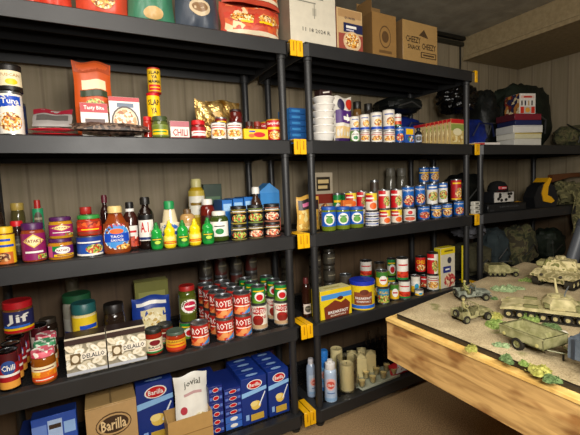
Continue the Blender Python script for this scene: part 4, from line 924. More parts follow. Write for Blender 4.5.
def noodlebox(w, dp, h):
    return carton('noodle_box', w, dp, h, '#c8b06a', [(R_, -1, .84, 1, 1, '#c01c20'), (R_, -1, .55, 1, .8, '#8a9a4a'), (E_, 0, .5, .7, .14, '#e8dcb0'), (R_, -.8, .1, .8, .35, 'food:#c8a860,#e8d8a0,#a88848:60')], lf=[(R_, -1, 0, 1, 1, '#c2aa78'), (R_, -1, .88, 1, 1, '#b01c20'), (R_, -.7, .2, .7, .75, 'food:#b89a60,#d8c48a,#9c7c48:60'), (R_, -.5, .5, .5, .56, '#7a5c34')], top='#b8242a')
for k in range(7):
    f_ = k / 6; s_ = nbs0 + (nbs1 - nbs0) * f_; d_ = .16 + (.035 - .16) * f_
    h_ = U2.z_at(s_, d_, 123.5 - 5 * f_) - TZ[1]
    o = noodlebox(nbe - nbs1 if k == 6 else .045, .1, h_) if k == 6 else noodlebox((nbs1 - nbs0) / 6 - .003, .1, h_)
    put(o, U2, s_ + (nbe - nbs1) / 2 if k == 6 else s_ + ((nbs1 - nbs0) / 6) / 2, d_, TZ[1], U2.th)
    tag(o, 'red-topped noodle box, %s in the receding row' % ['leftmost', 'second from left', 'third from left', 'fourth from left', 'fifth from left', 'sixth from left', 'nearest with green front'][k], 'box', 'red-topped noodle boxes')

# ---------------------------------------------------------------- middle unit, third shelf
PB(U1, 2, 291, 304.5, 201, .3, .06, '#d8a84a', [(R_, -.9, .05, .9, .6, 'food:#e8b84a,#f4dc8a,#c88a2a:50'), (R_, -.9, .62, .9, .9, '#2a1c20'), (R_, -.6, .7, .4, .8, '#d86a9a')], 'yellow pasta bag with dark header seen between the two posts', seed=44, z0=0)  if 0 else None
o = pouch('pasta_bag', .135, .175, .05, '#d8a84a', [(R_, -.9, .05, .9, .6, 'food:#e8b84a,#f4dc8a,#c88a2a:50'), (R_, -.9, .62, .9, .9, '#2a1c20'), (R_, -.6, .7, .4, .8, '#d86a9a')], seed=44)
put(o, U2, .072, .14, TZ[2], .04); tag(o, 'yellow pasta bag with dark header seen between the two posts', 'bag')
def panbox(w, dp, h): return carton('mix_box', w, dp, h, '#a89c86', [(R_, -.75, .66, .7, .92, '#2c2418'), (R_, -.6, .8, .55, .87, '#c8b07a'), (R_, -.6, .7, .4, .76, '#c8b07a'), (R_, -1, .42, 1, .6, '#7a2418'), (E_, .1, .25, .7, .17, FOODB), (R_, -.8, 0, .7, .1, '#c8b84a')])
Bx(U2, 2, 315.5, 334, 172.5, .25, .06, panbox, 'tan and dark red mix box standing at the back of the third shelf', 'box')
def pick(w, h):
    return jar('pickle_jar', w, h, '#6a7a1c', '#1a50a8', 'relish', '#1a5cc0', lab=(.2, .78), lidf=.12, neck=.94, shoulder=.05)
for k, px in enumerate((329, 343, 356.5)):
    R(U2, 2, px, 14.5, 206.5, .05, pick, 'blue-lidded pickle jar, %s of three at the shelf edge' % ['left', 'middle', 'right'][k], 'jar', 'blue-lidded pickle jars', k=1, jit=0)
for k, px in enumerate((338, 346)):
    R(U2, 2, px, 9, 193, .22, lambda w, h: tin('tin_can', w, h, 'greenbean', '#1c4a34'), 'dark green tin behind the pickle jars, %s one' % ['left', 'right'][k], 'can')
Bx(U2, 2, 344, 354, 200, .086, .025, lambda w, dp, h: carton('small_box', w, dp, h, '#e0702a', [(R_, -.6, .6, .6, .85, '#f0b070')]), 'small orange box directly behind the pickle jars', 'box')
lowc = [(372, 13, 210, 'tuna', '#dcdad6', 'stack of white and blue tuna'), (384.5, 11.5, 209, 'cream', '#e8e0d0', ''), (396, 11.5, 208.5, 'cream', '#e8e0d0', '')]
# white and blue flat tins stacked three high
z0 = 0
hh3 = U2.z_at(U2.s_at(372, .05, TZ[2]), .05, 211) - TZ[2]
for k in range(3):
    R(U2, 2, 372, 14, None, .05, lambda w, h: tin('tuna_tin', w, h, 'tuna', '#dcdad6', lab=(.12, .88)), 'flat white and blue tin, %s of three stacked beside the pickle jars' % ['bottom', 'middle', 'top'][k], 'can', 'flat white and blue tins', z0=k * hh3 / 3, h=hh3 / 3 - .001)
up0 = hh3
tops = []
for k, (px, pw, py) in enumerate(((385, 11.5, 209), (396.5, 11.5, 208.5))):
    _, t1, _ = R(U2, 2, px, pw, py, .05, lambda w, h: tin('soup_can', w, h, 'cream', '#e9dcc8'), 'yellow, red and white soup tin, %s one of the lower layer' % ['left', 'right'][k], 'can', 'yellow and red soup tins'); tops.append(t1)
for k, (px, pw, py, z0, an, bc) in enumerate(((364, 12, 192, hh3 + .001, 'cream', '#e9dcc8'), (377, 11, 190.5, None, 'redwhite', '#d8d0bc'), (390.5, 13, 189, tops[0], 'redwhite', '#d8d0bc'))):
    if k == 0: R(U2, 2, 371.5, pw, py, .05, lambda w, h: tin('soup_can', w, h, an, bc), 'yellow and red soup tin on top of the flat white tins', 'can', z0=hh3 + .001)
    elif k == 1:
        for q, (pp, dd) in enumerate(((362, .14), (351, .14))):
            _, t2, _ = R(U2, 2, pp, 11.5, 208, dd, lambda w, h: tin('soup_can', w, h, 'redwhite', '#d8d0bc'), 'red tin in the lower second row behind the pickle jars, %s' % ['right one', 'left one'][q], 'can')
            R(U2, 2, pp, 11.5, 191 + q, dd, lambda w, h: tin('soup_can', w, h, ['redwhite', 'cream'][q], '#d8d0bc'), ['red and cream tin standing behind the right pickle jar', 'yellow and red tin standing behind the middle pickle jar'][q], 'can', z0=t2)
    else:
        R(U2, 2, 384, 12, 189.5, .05, lambda w, h: tin('soup_can', w, h, 'redwhite', bc), 'red and cream tin in the upper layer right of the flat tins', 'can', z0=tops[0])
        R(U2, 2, 396.5, 12, 189, .05, lambda w, h: tin('soup_can', w, h, 'redwhite', bc), 'red and cream tin in the upper layer touching the blue tins', 'can', z0=tops[1])
low = [(409.5, 13, 208, 'whitered', '#e4ded2', 'white tin with red printing in the lower layer'), (423.5, 12.5, 205.5, 'progresso', 'B', 'blue soup tin, first right of the white tin in the lower layer'), (436, 11, 204.5, 'progresso2', 'B', 'blue soup tin with yellow band, second in the lower layer'), (447, 10.5, 203, 'progresso2', 'B', 'blue soup tin, third in the lower layer'), (458.5, 10.5, 200.5, 'progresso', 'B', 'blue soup tin at the right end of the lower layer')]
upp = [(408, 12.5, 186, 'progresso', 'B'), (420, 10.5, 185, 'progresso', 'B'), (432, 11.5, 183.5, 'progresso3', '#dcdcd8'), (443, 9.5, 182, 'progresso3', '#c8ccd0'), (456, 11, 179, 'redsoup', '#b81c22')]
for k, (px, pw, py, an, bc, lb) in enumerate(low):
    _, t1, _ = R(U2, 2, px, pw, py, .05, lambda w, h: tin('soup_can', w, h, an, bc), lb, 'can', 'soup tins in two layers')
    px, pw, py, an, bc = upp[k]
    R(U2, 2, px, pw, py, .05, lambda w, h: tin('soup_can', w, h, an, bc), ['leftmost blue soup tin of the upper layer', 'second blue soup tin of the upper layer', 'white and blue soup tin in the middle of the upper layer', 'pale soup tin left of the red one in the upper layer', 'red soup tin at the right end of the upper layer'][k], 'can', 'soup tins in two layers', z0=t1)
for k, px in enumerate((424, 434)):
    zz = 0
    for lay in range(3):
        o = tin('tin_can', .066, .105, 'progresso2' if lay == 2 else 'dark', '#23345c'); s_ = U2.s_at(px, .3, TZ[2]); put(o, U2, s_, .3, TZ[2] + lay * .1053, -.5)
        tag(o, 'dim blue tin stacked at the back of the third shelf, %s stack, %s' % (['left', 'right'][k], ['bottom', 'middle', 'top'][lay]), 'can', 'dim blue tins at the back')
for k, px in enumerate((391, 402)):
    R(U2, 2, px, 10, 168, .4, lambda w, h: jar('glass_jar', w, h, '#5a564a', '#6a665a', 'dark', '#4a463c', lab=None), 'grey glass jar against the back wall of the third shelf, %s one' % ['left', 'right'][k], 'jar')
R(U2, 2, 375, 9, 180, .32, lambda w, h: tin('tin_can', w, h, 'dark', '#4a3c30'), 'dull brown tin at the back above the yellow and red soup tins', 'can')

# ---------------------------------------------------------------- middle unit, fourth shelf
def brk(w, dp, h):
    return carton('breakfast_box', w, dp, h, '#e6c81e', [(R_, -.95, .68, 1, .86, '#4a92d8'), (P_, [(-.75, .0), (.8, .0), (.9, .42), (.6, .6), (.3, .5), (-.1, .62), (-.5, .5), (-.8, .42)], '#7a3420'), (E_, .25, .66, .2, .07, '#5a2416'), (T_, 'BREAKFAST', .1, .2, .65, .055, 'W'), (T_, 'ESSENTIALS', .1, .08, .5, .03, '#e8d8c0')], side='#d8c418', top='#e6dc9c', tp=[(R_, -.5, .3, .5, .6, '#c8b86a')])
Bx(U2, 3, 321, 352, 289, .025, .08, brk, 'yellow breakfast drink box with chocolate splash at the shelf edge', 'box')
def canister(w, h):
    r = w / 2
    o = MB().lathe([(0, 0), (r, 0), (r, h * .86), (r * .97, h * .88), (0, h * .88)], '#e2c21c', 26).build('drink_canister')
    mb = MB(); z0, z1 = 0, h * .84; mb.lathe([(r * 1.004, .001), (r * 1.004, z1)], '#e6c81e', 26)
    art(mb, cyl(r * 1.004, z0, z1), [(R_, -1, .06, 1, .2, '#2a6ad0'), (R_, -.6, .22, .65, .75, '#8a4a30'), (E_, .1, .75, .3, .12, '#6a3020'), (T_, 'BREAKFAST', .05, .5, .55, .05, 'W'), (T_, 'ESSENTIALS', .05, .36, .45, .035, 'W')], su=7); mb.build('paper_label', o)
    MB().lathe([(r * 1.03, h * .86), (r * 1.05, h * .87), (r * 1.05, h * .98), (r, h), (0, h)], '#1c34b0', 26).build('lid', o)
    return o
R(U2, 3, 362.5, 24.5, 279, .075, canister, 'yellow drink canister with a royal blue lid', 'canister')
def T4(px, pw, py, d, an, bc, lb, z0=0, top='S/m', kind=0, grp=None):
    return R(U2, 3, px, pw, py, d, lambda w, h: tin('tin_can', w, h, an, bc, top=top), lb, 'can', grp, z0=z0)
_, t1, _ = T4(365, 12, 277, .24, 'dark', '#2a2622', 'dark tin hidden behind the drink canister')
T4(366, 12, 260, .24, 'tomato', '#d8d2c6', 'white tin with a tomato picture above the blue canister lid', z0=t1, top='#1c1a18')
_, t1, _ = T4(383.5, 12, 287, .06, 'mixveg', '#2f8ab0', 'blue and green vegetable tin at the shelf edge right of the canister')
T4(382, 12.5, 270, .075, 'corn', '#e8b81c', 'yellow corn tin on top of the blue and green tin', z0=t1)
_, t1, _ = T4(394.5, 9.5, 283, .07, 'corn', '#d8b01c', 'yellow and green corn tin second from the canister')
_, t1b, _ = T4(404.5, 12, 279.5, .05, 'tomato', '#e8e4da', 'white tin with red tomatoes, lower of two white tins')
T4(402.5, 12, 257, .05, 'tomato', '#ece8de', 'tall white tin with a green base, upper of two white tins', z0=t1b, top='#1c1a18')
_, t1, _ = T4(391, 10, 276, .19, 'greenbean', '#3a6a3a', 'green tin in the second row of the fourth shelf')
T4(391.5, 9, 258, .19, 'greenbean', '#cfcabc', 'pale tin stacked in the second row behind the corn tin', z0=t1, top='#1c1a18')
_, t1, _ = T4(378, 11, 280, .18, 'corn', '#b89828', 'dull yellow tin in the second row behind the front corn tin')
T4(379.5, 11, 262, .18, 'dark', '#3a2c18', 'brown tin stacked in the second row beside the white tomato tin', z0=t1, top='#1c1a18')
_, t1, _ = T4(415.5, 9.5, 275, .09, 'pumpkin', '#e8e2d2', 'white and yellow tin right of the lower white tomato tin')
_, t2, _ = T4(424.5, 9, 275, .14, 'kidney', '#b83028', 'red label tin in the lower layer with a red tin on it')
T4(420.5, 10.5, 256, .13, 'wolf', '#c8201c', 'bright red tin in the upper layer, left one', z0=max(t1, t2), top='#1c1a18')
_, t3, _ = T4(433, 12.5, 274, .07, 'whitefood', '#e2dccb', 'white tin with a pinkish food picture under the dark red tin')
T4(432.5, 11.5, 252, .07, 'redwhite', '#7a1c1c', 'dark red and cream tin in the upper layer, right one', z0=t3, top='#1c1a18')
R(U2, 3, 419, 9, 289, .036, lambda w, h: tin('tuna_tin', w, h, 'pumpkin', '#d8d0b8', lab=(.12, .88)), 'short blue and yellow tin at the very front edge', 'can')
def pack(w, dp, h):
    return carton('cereal_packet', w, dp, h, '#d8d0b8', [(R_, -1, .84, 1, 1, '#e6cc1c'), (R_, -.5, .9, .7, .94, '#7a6a1c'), (E_, .2, .68, .3, .08, '#3a3a4a'), (R_, -.7, .38, .4, .54, '#2a3480'), (R_, -.4, .44, .2, .48, 'W'), (E_, .2, .18, .8, .17, 'food:#b83a3a,#e8d0a8,#d87a6a,#8a2424:70')], side='#c8b81c', top='#d8c41c')
Bx(U2, 3, 441, 455, 247.5, .04, .05, pack, 'tall white and yellow cereal packet at the right of the fourth shelf', 'box')
Bx(U2, 3, 463, 465.5, 245.5, .05, .012, lambda w, dp, h: carton('edge_strip', w, dp, h, '#e0cc1c', [(R_, -.4, .1, .2, .9, '#c8b414')]), 'thin upright yellow strip beside the right post', 'strip')
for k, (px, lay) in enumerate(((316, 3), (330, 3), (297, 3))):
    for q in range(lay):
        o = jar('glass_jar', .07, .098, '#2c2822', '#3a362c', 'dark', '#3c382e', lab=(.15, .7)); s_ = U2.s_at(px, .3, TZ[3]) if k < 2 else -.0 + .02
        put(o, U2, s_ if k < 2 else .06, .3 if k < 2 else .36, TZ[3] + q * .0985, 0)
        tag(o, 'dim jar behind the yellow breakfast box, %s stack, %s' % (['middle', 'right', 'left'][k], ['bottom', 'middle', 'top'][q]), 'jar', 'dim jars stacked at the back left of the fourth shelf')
R(U2, 3, 346, 12, 274, .22, lambda w, h: tin('tin_can', w, h, 'dark', '#4a4238'), 'low grey tin behind the yellow breakfast box', 'can')
o = bottle('sauce_bottle', .045, .2, 'wide', '#2a120c', '#5a1c1c', 'dark', '#d8ccc0', lab=(.1, .35), capr=.6); put(o, U2, .03, .12, TZ[3], -.1); tag(o, 'dark bottle with black and white label between the posts on the fourth shelf', 'bottle')

# ---------------------------------------------------------------- middle unit, lowest shelf
def spray(w, h):
    r = w / 2
    o = MB().lathe([(0, 0), (r, 0), (r, h * .72), (r * .92, h * .76), (r * .7, h * .79), (0, h * .79)], '#b8cce4/g', 24).build('spray_can')
    mb = MB(); mb.lathe([(r * 1.006, h * .02), (r * 1.006, h * .7)], '#b4c8e2', 24); art(mb, cyl(r * 1.006, h * .02, h * .7), ART['spray'], su=7); mb.build('paper_label', o)
    MB().lathe([(r * .8, h * .78), (r * .84, h * .8), (r * .8, h * .92), (r * .5, h * .94), (r * .42, h), (0, h)], '#e8e6e2', 20).box(-.004, -r * .62, h * .945, .004, -.004, h * .985, '#e8e6e2', c=.001).build('spray_nozzle', o)
    return o
R(U2, 4, 331, 12.5, 359.5, .055, spray, 'pale blue air freshener spray can at the front', 'spray can')
R(U2, 4, 325, 9, 350, .15, lambda w, h: bottle('spray_bottle', w, h, 'wide', '#2a7ad0', '#2a80d8', 'spray', '#6ab0e8', lab=(.1, .6), capr=.9), 'bright blue capped bottle behind the spray can', 'bottle')
WAX = '#f8e6a8'
def candle(w, h):
    r = w / 2
    o = MB().lathe([(0, 0), (r, 0), (r, h - .006), (r * .94, h - .001), (r * .8, h - .003), (0, h - .006)], WAX, 26).build('pillar_candle')
    MB().tube([(0, 0, h - .007), (.001, 0, h + .006)], .0012, '#2a2420', 6).build('wick', o)
    return o
def vase(w, h):
    r = w / 2; t = .002
    return MB().lathe([(0, 0), (r * .9, 0), (r, .006), (r, h), (r - t, h), (r - t, .008), (0, .006)], glass('#f4f4ee'), 32).build('glass_vase')
o, _, s_ = R(U2, 4, 347.5, 21, 357, .085, vase, 'clear glass cylinder around the big pillar candle', 'vase', h=None)
zc = TZ[4] + .008
o, _, _ = R(U2, 4, 347, 14.5, 363, .085, candle, 'thick cream pillar candle inside the glass cylinder', 'candle', z0=.0065)
def sqc(w, h):
    r = w / 2 * .8; mb = MB(); mb.box(-r, -r, 0, r, r, h * .86, WAX, c=.002)
    mb.add([(-r, -r, h * .86), (r, -r, h * .86), (r, r, h * .86), (-r, r, h * .86), (0, 0, h)], [(0, 1, 4), (1, 2, 4), (2, 3, 4), (3, 0, 4)], WAX)
    o = mb.build('square_candle'); MB().tube([(0, 0, h - .002), (.001, 0, h + .007)], .001, '#2a2420', 6).build('wick', o); return o
for k, (px, pw, py, dd) in enumerate(((361, 13, 353, .15), (371, 12.5, 349.5, .16), (352, 12, 350, .24), (362, 11, 347, .25))):
    R(U2, 4, px, pw, py, dd, sqc, 'square cream candle with pointed top, %s of the four' % ['front left', 'front right', 'back left', 'back right'][k], 'candle', 'square cream candles')
R(U2, 4, 337, 12, 348, .22, candle, 'plain cream pillar candle at the back left', 'candle')
# tray with eight votive candles
zt = TZ[4]; s0 = U2.s_at(362, .025, zt); s1 = U2.s_at(399, .03, zt)
tray = MB().box(-(s1 - s0) / 2, 0, 0, (s1 - s0) / 2, .13, .007, '#aab09a', c=.002).box(-(s1 - s0) / 2, 0, .007, (s1 - s0) / 2, .003, .013, '#b4b8a4', c=.001).build('candle_tray')
put(tray, U2, (s0 + s1) / 2, .02, zt, U2.th); tag(tray, 'grey-green tray holding eight small votive candles', 'tray')
MB().box(-(s1 - s0) / 2, .127, .007, (s1 - s0) / 2, .13, .013, '#b4b8a4', c=.001).build('tray_rim', tray)
def votive():
    o = MB().lathe([(0, .002), (.016, .002), (.0205, .034), (.021, .042), (.0195, .042), (.019, .034), (.0145, .006), (0, .006)], glass('#f4f4ee'), 20).build('votive_glass')
    MB().lathe([(0, .0065), (.0138, .0065), (.0185, .035), (0, .0345)], '#ecd48c', 18).build('votive_wax', o)
    return o
for rI in range(2):
    for k in range(4):
        o = votive(); put(o, U2, s0 + .022 + k * (s1 - s0 - .04) / 3.05, .05 + rI * .055, zt + .0055, 0)
        tag(o, 'small glass votive candle on the tray, %s row, %s' % (['front', 'back'][rI], ['leftmost', 'second from left', 'third from left', 'rightmost'][k]), 'candle', 'votive candles on the tray')
for k, (px, pw, py, dd) in enumerate(((369, 7, 331, .38), (378.5, 7, 327, .36), (385, 7, 335, .25))):
    R(U2, 4, px, pw, py, dd, lambda w, h: MB().lathe([(0, 0), (w * .45, 0), (w * .5, h * .06), (w * .5, h * .55), (w * .2, h * .72), (w * .17, h * .95), (w * .2, h), (w * .14, h), (w * .12, h * .72), (w * .44, h * .53), (w * .44, h * .06), (0, h * .05)], glass('#c8ccc4'), 22).build('glass_bottle'), 'clear glass bottle at the back, %s of three' % ['left', 'middle', 'right and nearest'][k], 'bottle', 'clear glass bottles')
PB(U2, 4, 391, 413, 362, .045, .05, '#b81c26', [(P_, [(-.7, .15), (.9, .15), (.6, .85), (-.4, .9)], '#c8cccc'), (R_, -.3, .4, .4, .44, '#8a8e90'), (R_, -.3, .55, .3, .58, '#8a8e90')], 'red packet with a pale grey front leaning under the table corner', lean=.35, seed=51, name='red_packet')
o = bottle('cleaner_bottle', .045, .215, 'wide', '#3a1c5c', '#2c1230', 'hormel', '#4a2a6a', lab=(.3, .75), capr=.6); put(o, U2, .0, .1, TZ[4], .1)
o.location = U1.w(1.192, .3, TZ[4]); tag(o, 'purple cleaner bottle between the posts on the lowest shelf', 'bottle')
o = bottle('cleaner_bottle', .05, .2, 'wide', '#a8bcd8', '#e4e4ea', 'spray', '#c0d0e4', lab=(.1, .6), capr=.6); put(o, U2, .055, .14, TZ[4], .1)
tag(o, 'pale blue cleaner bottle between the posts on the lowest shelf', 'bottle')

# ================================================================ CORNER UNIT and bags
def camo(name, cols, scale):
    def b(nt, p):
        tc = N(nt, 'ShaderNodeTexCoord'); ns = N(nt, 'ShaderNodeTexNoise'); ns.inputs['Scale'].default_value = scale; ns.inputs['Detail'].default_value = 2; ns.inputs['Distortion'].default_value = 1.2
        nt.links.new(tc.outputs['Object'], ns.inputs['Vector'])
        r = N(nt, 'ShaderNodeValToRGB'); r.color_ramp.interpolation = 'CONSTANT'; el = r.color_ramp.elements
        el[0].color = lin(cols[0]); el[1].color = lin(cols[-1]); el[1].position = .6
        for i, c in enumerate(cols[1:-1]): e = el.new(.4 + .2 * (i + .5) / (len(cols) - 1.5)); e.color = lin(c)
        nt.links.new(ns.outputs[0], r.inputs[0]); nt.links.new(r.outputs[0], p.inputs['Base Color']); p.inputs['Roughness'].default_value = .95
        n2 = N(nt, 'ShaderNodeTexNoise'); n2.inputs['Scale'].default_value = 14; n2.inputs['Detail'].default_value = 4; nt.links.new(tc.outputs['Object'], n2.inputs['Vector'])
        bp = N(nt, 'ShaderNodeBump'); bp.inputs['Strength'].default_value = .8; bp.inputs['Distance'].default_value = .02; nt.links.new(n2.outputs[0], bp.inputs['Height']); nt.links.new(bp.outputs[0], p.inputs['Normal'])
    return ramp_mat(name, b)
CAMO = camo('camouflage_cloth', ['#2c2e1c', '#4a4a2c', '#5c5638', '#3a3424'], 14)
CAMO2 = camo('woodland_cloth', ['#5c5838', '#7a744c', '#4a4a2a', '#8a7f58'], 10)
def bag_mat(name, c1, c2, rough=.6): return noise_mat(name, c1, c2, 9, rough=rough, bump=.9, dist=.02, detail=4)
BLACKBAG = bag_mat('black_nylon', '#0c0e0d', '#171a18', .45); GREENBAG = bag_mat('dark_green_nylon', '#10160f', '#1c241a'); BLUEBAG = bag_mat('blue_nylon', '#0c1c58', '#142c86', .5)
GREYBAG = bag_mat('grey_cloth', '#4c4c50', '#66666c', .9); SLATE = bag_mat('slate_cloth', '#262e30', '#323c3e', .9); OLIVE = bag_mat('olive_cloth', '#3a3828', '#4c4834', .9)
PLB = bag_mat('shiny_bin_liner', '#060606', '#0c0c0c', .12)
def blob(name, sx, sy, sz, m, seed=0, amp=.16, freq=2.2, flat=True, power=.75, sub=26):
    """soft filled bag: rounded block with folds, resting on its base (z=0)."""
    off = Vector((seed * 3.1, seed * 1.7, seed * .9)); n = sub
    def S(t, p): return math.copysign(abs(t) ** p, t)
    vs = []; fs = []
    for j in range(n + 1):
        ph = -PI / 2 + PI * j / n
        for i in range(n):
            th = 2 * PI * i / n
            d = Vector((S(math.cos(ph), power) * S(math.cos(th), power), S(math.cos(ph), power) * S(math.sin(th), power), S(math.sin(ph), power)))
            k = 1 + amp * (noise.noise(d * freq + off) + .5 * noise.noise(d * freq * 2.3 + off) + .3 * abs(noise.noise(d * freq * 5 + off)))
            p = d * k
            z = (p.z + 1) / 2
            vs.append((p.x * sx / 2, p.y * sy / 2, max(0, z * sz)))
    for j in range(n):
        for i in range(n): fs.append((j * n + i, j * n + (i + 1) % n, (j + 1) * n + (i + 1) % n, (j + 1) * n + i))
    return MB().add(vs, fs, m).build(name, fix=True)
def zipper(o, pts, m='#3a3a38', r=.004, name='strap'): MB().tube(pts, r, m, 8).build(name, o)
def B3(U, tier, px, d, o, label, cat, rz=0, z0=0, s=None):
    z = TZ[tier] + z0; s = U.s_at(px, d, z) if s is None else s
    put(o, U, s, d, z, U.th + rz); tag(o, label, cat); return s
sG = .885
o = blob('duffel_bag', .58, .2, .5, GREENBAG, 1, power=.7); zipper(o, [(-.15, -.09, .12), (-.13, -.11, .22), (0, -.115, .27), (.13, -.11, .22), (.15, -.09, .12)], r=.008); zipper(o, [(-.2, -.02, .31), (0, -.03, .37), (.2, -.02, .32)], r=.004, name='zip')
B3(U3, 1, 549, .36, o, 'large dark green duffel bag on top of the corner unit', 'bag', s=sG)
o = blob('duffel_bag', .2, .2, .42, BLACKBAG, 7, power=.75); zipper(o, [(-.06, -.09, .1), (-.05, -.11, .18), (.05, -.11, .18), (.06, -.09, .1)], r=.006)
B3(U3, 1, 522, .36, o, 'black soft bag behind the board game box', 'bag', s=.46)
o = blob('sports_bag', .28, .17, .2, BLUEBAG, 3, power=.6); zipper(o, [(-.1, -.14, .07), (-.06, -.155, .15), (.06, -.155, .15), (.1, -.14, .07)], '#0a1438', r=.006)
B3(U3, 1, 492, .27, o, 'royal blue nylon bag beneath the shiny bin liner', 'bag', s=.18)
o = blob('bin_liner', .26, .22, .2, PLB, 4, amp=.2, freq=3.5, power=.9, sub=40); zipper(o, [(0, 0, .17), (.01, 0, .21), (.03, .01, .235)], '#0a0a0a', r=.012, name='tied_neck')
B3(U3, 1, 478, .27, o, 'shiny black bin liner resting on the royal blue bag', 'bag', z0=.235, s=.09)
o = blob('sports_bag', .3, .2, .21, BLUEBAG, 5, power=.7, amp=.1); zipper(o, [(-.1, -.14, .07), (-.06, -.155, .15), (.06, -.155, .15), (.1, -.14, .07)], '#0a1438', r=.006)
B3(U2, 1, 440, .37, o, 'blue bag behind the row of noodle boxes', 'bag', s=.96)
o = blob('dark_bag', .3, .24, .1, BLACKBAG, 6, power=.7); zipper(o, [(-.1, -.11, .03), (0, -.125, .06), (.1, -.11, .03)], r=.005)
B3(U2, 1, 430, .36, o, 'black bag lying on the blue bag behind the noodle boxes', 'bag', z0=.225, s=.93)
o = blob('sleeping_bag', .3, .19, .16, CAMO, 8, power=.8); zipper(o, [(-.1, -.1, .02), (-.1, -.12, .1), (-.1, -.02, .165)], '#1c1c14', r=.006)
B3(U3, 1, 575, .12, o, 'camouflage sleeping bag in front of the large green duffel', 'bag', s=U3.s_at(572, .12, TZ[1]))
# game boxes
def gbox(w, dp, h, col, side, fr=(), lf=()): return carton('game_box', w, dp, h, col, list(fr), list(lf), side=side, top=col, c=.002)
zz = 0
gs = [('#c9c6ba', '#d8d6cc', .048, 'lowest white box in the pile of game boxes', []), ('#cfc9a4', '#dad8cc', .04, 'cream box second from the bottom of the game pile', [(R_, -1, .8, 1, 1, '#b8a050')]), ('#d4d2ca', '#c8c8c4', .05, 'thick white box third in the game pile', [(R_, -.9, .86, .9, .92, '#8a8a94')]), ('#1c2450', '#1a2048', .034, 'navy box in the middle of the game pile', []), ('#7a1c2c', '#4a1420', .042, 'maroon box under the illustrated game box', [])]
for k, (c1, c2, h, lb, fr) in enumerate(gs):
    o = gbox(.22 + .008 * (k % 3), .16, h, c1, c2, fr); s_ = U3.s_at(524, .05, TZ[1])
    put(o, U3, s_ + .04 + .004 * (k % 2), .05, TZ[1] + zz, U3.th + [.1, .14, .08, .12, .15][k] - .3); tag(o, lb, 'box', 'game boxes in a pile'); zz += h + .0005
FIG = [(R_, -.85, .78, .8, .9, '#d8b0a0'), (T_, 'BRICK', -.02, .84, .45, .05, '#b82a1c')] + [(R_, -.8 + k * .42, .42, -.62 + k * .42, .66, ['#2a2420', '#1c2438', '#b89a6a', '#3a3430'][k]) for k in range(4)] + [(R_, -.9, .04, -.45, .36, '#c8301c'), (R_, -.4, .04, .4, .36, '#b8b0a0'), (R_, .45, .04, .9, .36, '#c8301c'), (E_, 0, .2, .3, .12, '#d89a3a')]
o = carton('game_box', .125, .14, .14, '#d8d2c8', [x for x in FIG if x[0] != 't'] + [(R_, -.5, .8, .5, .88, '#b82a1c')], lf=[(R_, -1, 0, 1, 1, 'food:#5a3420,#b87a3a,#2a2a4a,#d8c8a0,#7a2a20:40')], c=.001)
put(o, U3, U3.s_at(527, .07, TZ[1]) + .0, .07, TZ[1] + zz, U3.th - .25); tag(o, 'illustrated red and white game box on top of the pile', 'box')
o = carton('flat_book', .2, .13, .016, '#d8d0c8', [(R_, -1, .2, -.2, .9, '#b82a24')], side='#c8c0b8', top='#a83028', tp=[(R_, -.2, .1, .9, .9, '#d8d4cc')])
put(o, U3, .09, .03, TZ[1], U3.th - .15); tag(o, 'thin red and white book lying left of the game pile', 'book')
# corner unit, third shelf
def gear(w, dp, h):
    return carton('storage_case', w, dp, h, '#17181a', [(T_, 'LEUPOLD', .1, .62, .5, .1, '#4c4e50'), (R_, -.9, .1, -.7, .3, '#2a2c2e')], side='#101112', top='#1c1d1f', c=.004)
Bx(U3, 2, 489, 525, 203.5, .04, .15, gear, 'black case with grey lettering on the corner unit third shelf', 'case', rz=-.05)
zc = U3.z_at(U3.s_at(505, .04, TZ[2]), .04, 203) - TZ[2] + .001
CW = [(R_, -.95, .05, .95, .95, '#c4c0b8')] + [(E_, random.Random(i).uniform(-.75, .75), random.Random(i + 50).uniform(.2, .8), .14, .14, '#121212') for i in range(9)]
o = carton('patterned_box', .19, .1, .075, '#16171a', CW, c=.002); sc_ = U3.s_at(504, .06, TZ[2]); put(o, U3, sc_, .06, TZ[2] + zc, U3.th - .05); tag(o, 'black and white patterned box on the black case', 'box')
o = blob('yellow_pouch', .06, .05, .055, bag_mat('ochre_cloth', '#8a6414', '#b8861c'), 9); zipper(o, [(-.02, -.02, .03), (0, -.028, .04), (.02, -.02, .03)], '#3a2a10', r=.002)
put(o, U3, sc_ + .11, .13, TZ[2] + zc - .03, 0) if 0 else put(o, U3, sc_ + .19, .1, TZ[2], 0); tag(o, 'small ochre pouch right of the black case', 'pouch')
def cap():
    mb = MB(); mb.lathe([(.062, 0), (.064, .01), (.06, .035), (.045, .06), (.02, .07), (0, .072)], '#141414/c', 26)
    o = mb.build('baseball_cap')
    MB().grid(lambda a, b: ((a - .5) * .115, -.05 - b * .06 * (1 - (2 * a - 1) ** 2 * .7), .006 - .01 * (2 * a - 1) ** 2), 12, 4, '#5a1014/c').build('brim', o)
    mb = MB(); s = lambda u, v, o=0: ((.06 + o) * math.sin(u * .5), -(.062 + o) * math.cos(u * .5), .014 + v * .02)
    art(mb, s, [(R_, -1, 0, 1, 1, '#b0161c'), (R_, -.3, .3, .9, .7, '#c8a8a8')], su=6, o0=.001); mb.build('badge', o); return o
o = cap(); put(o, U3, sc_, .11, TZ[2] + zc + .0755, -.4); tag(o, 'black cap with red brim and badge on the corner unit', 'cap')
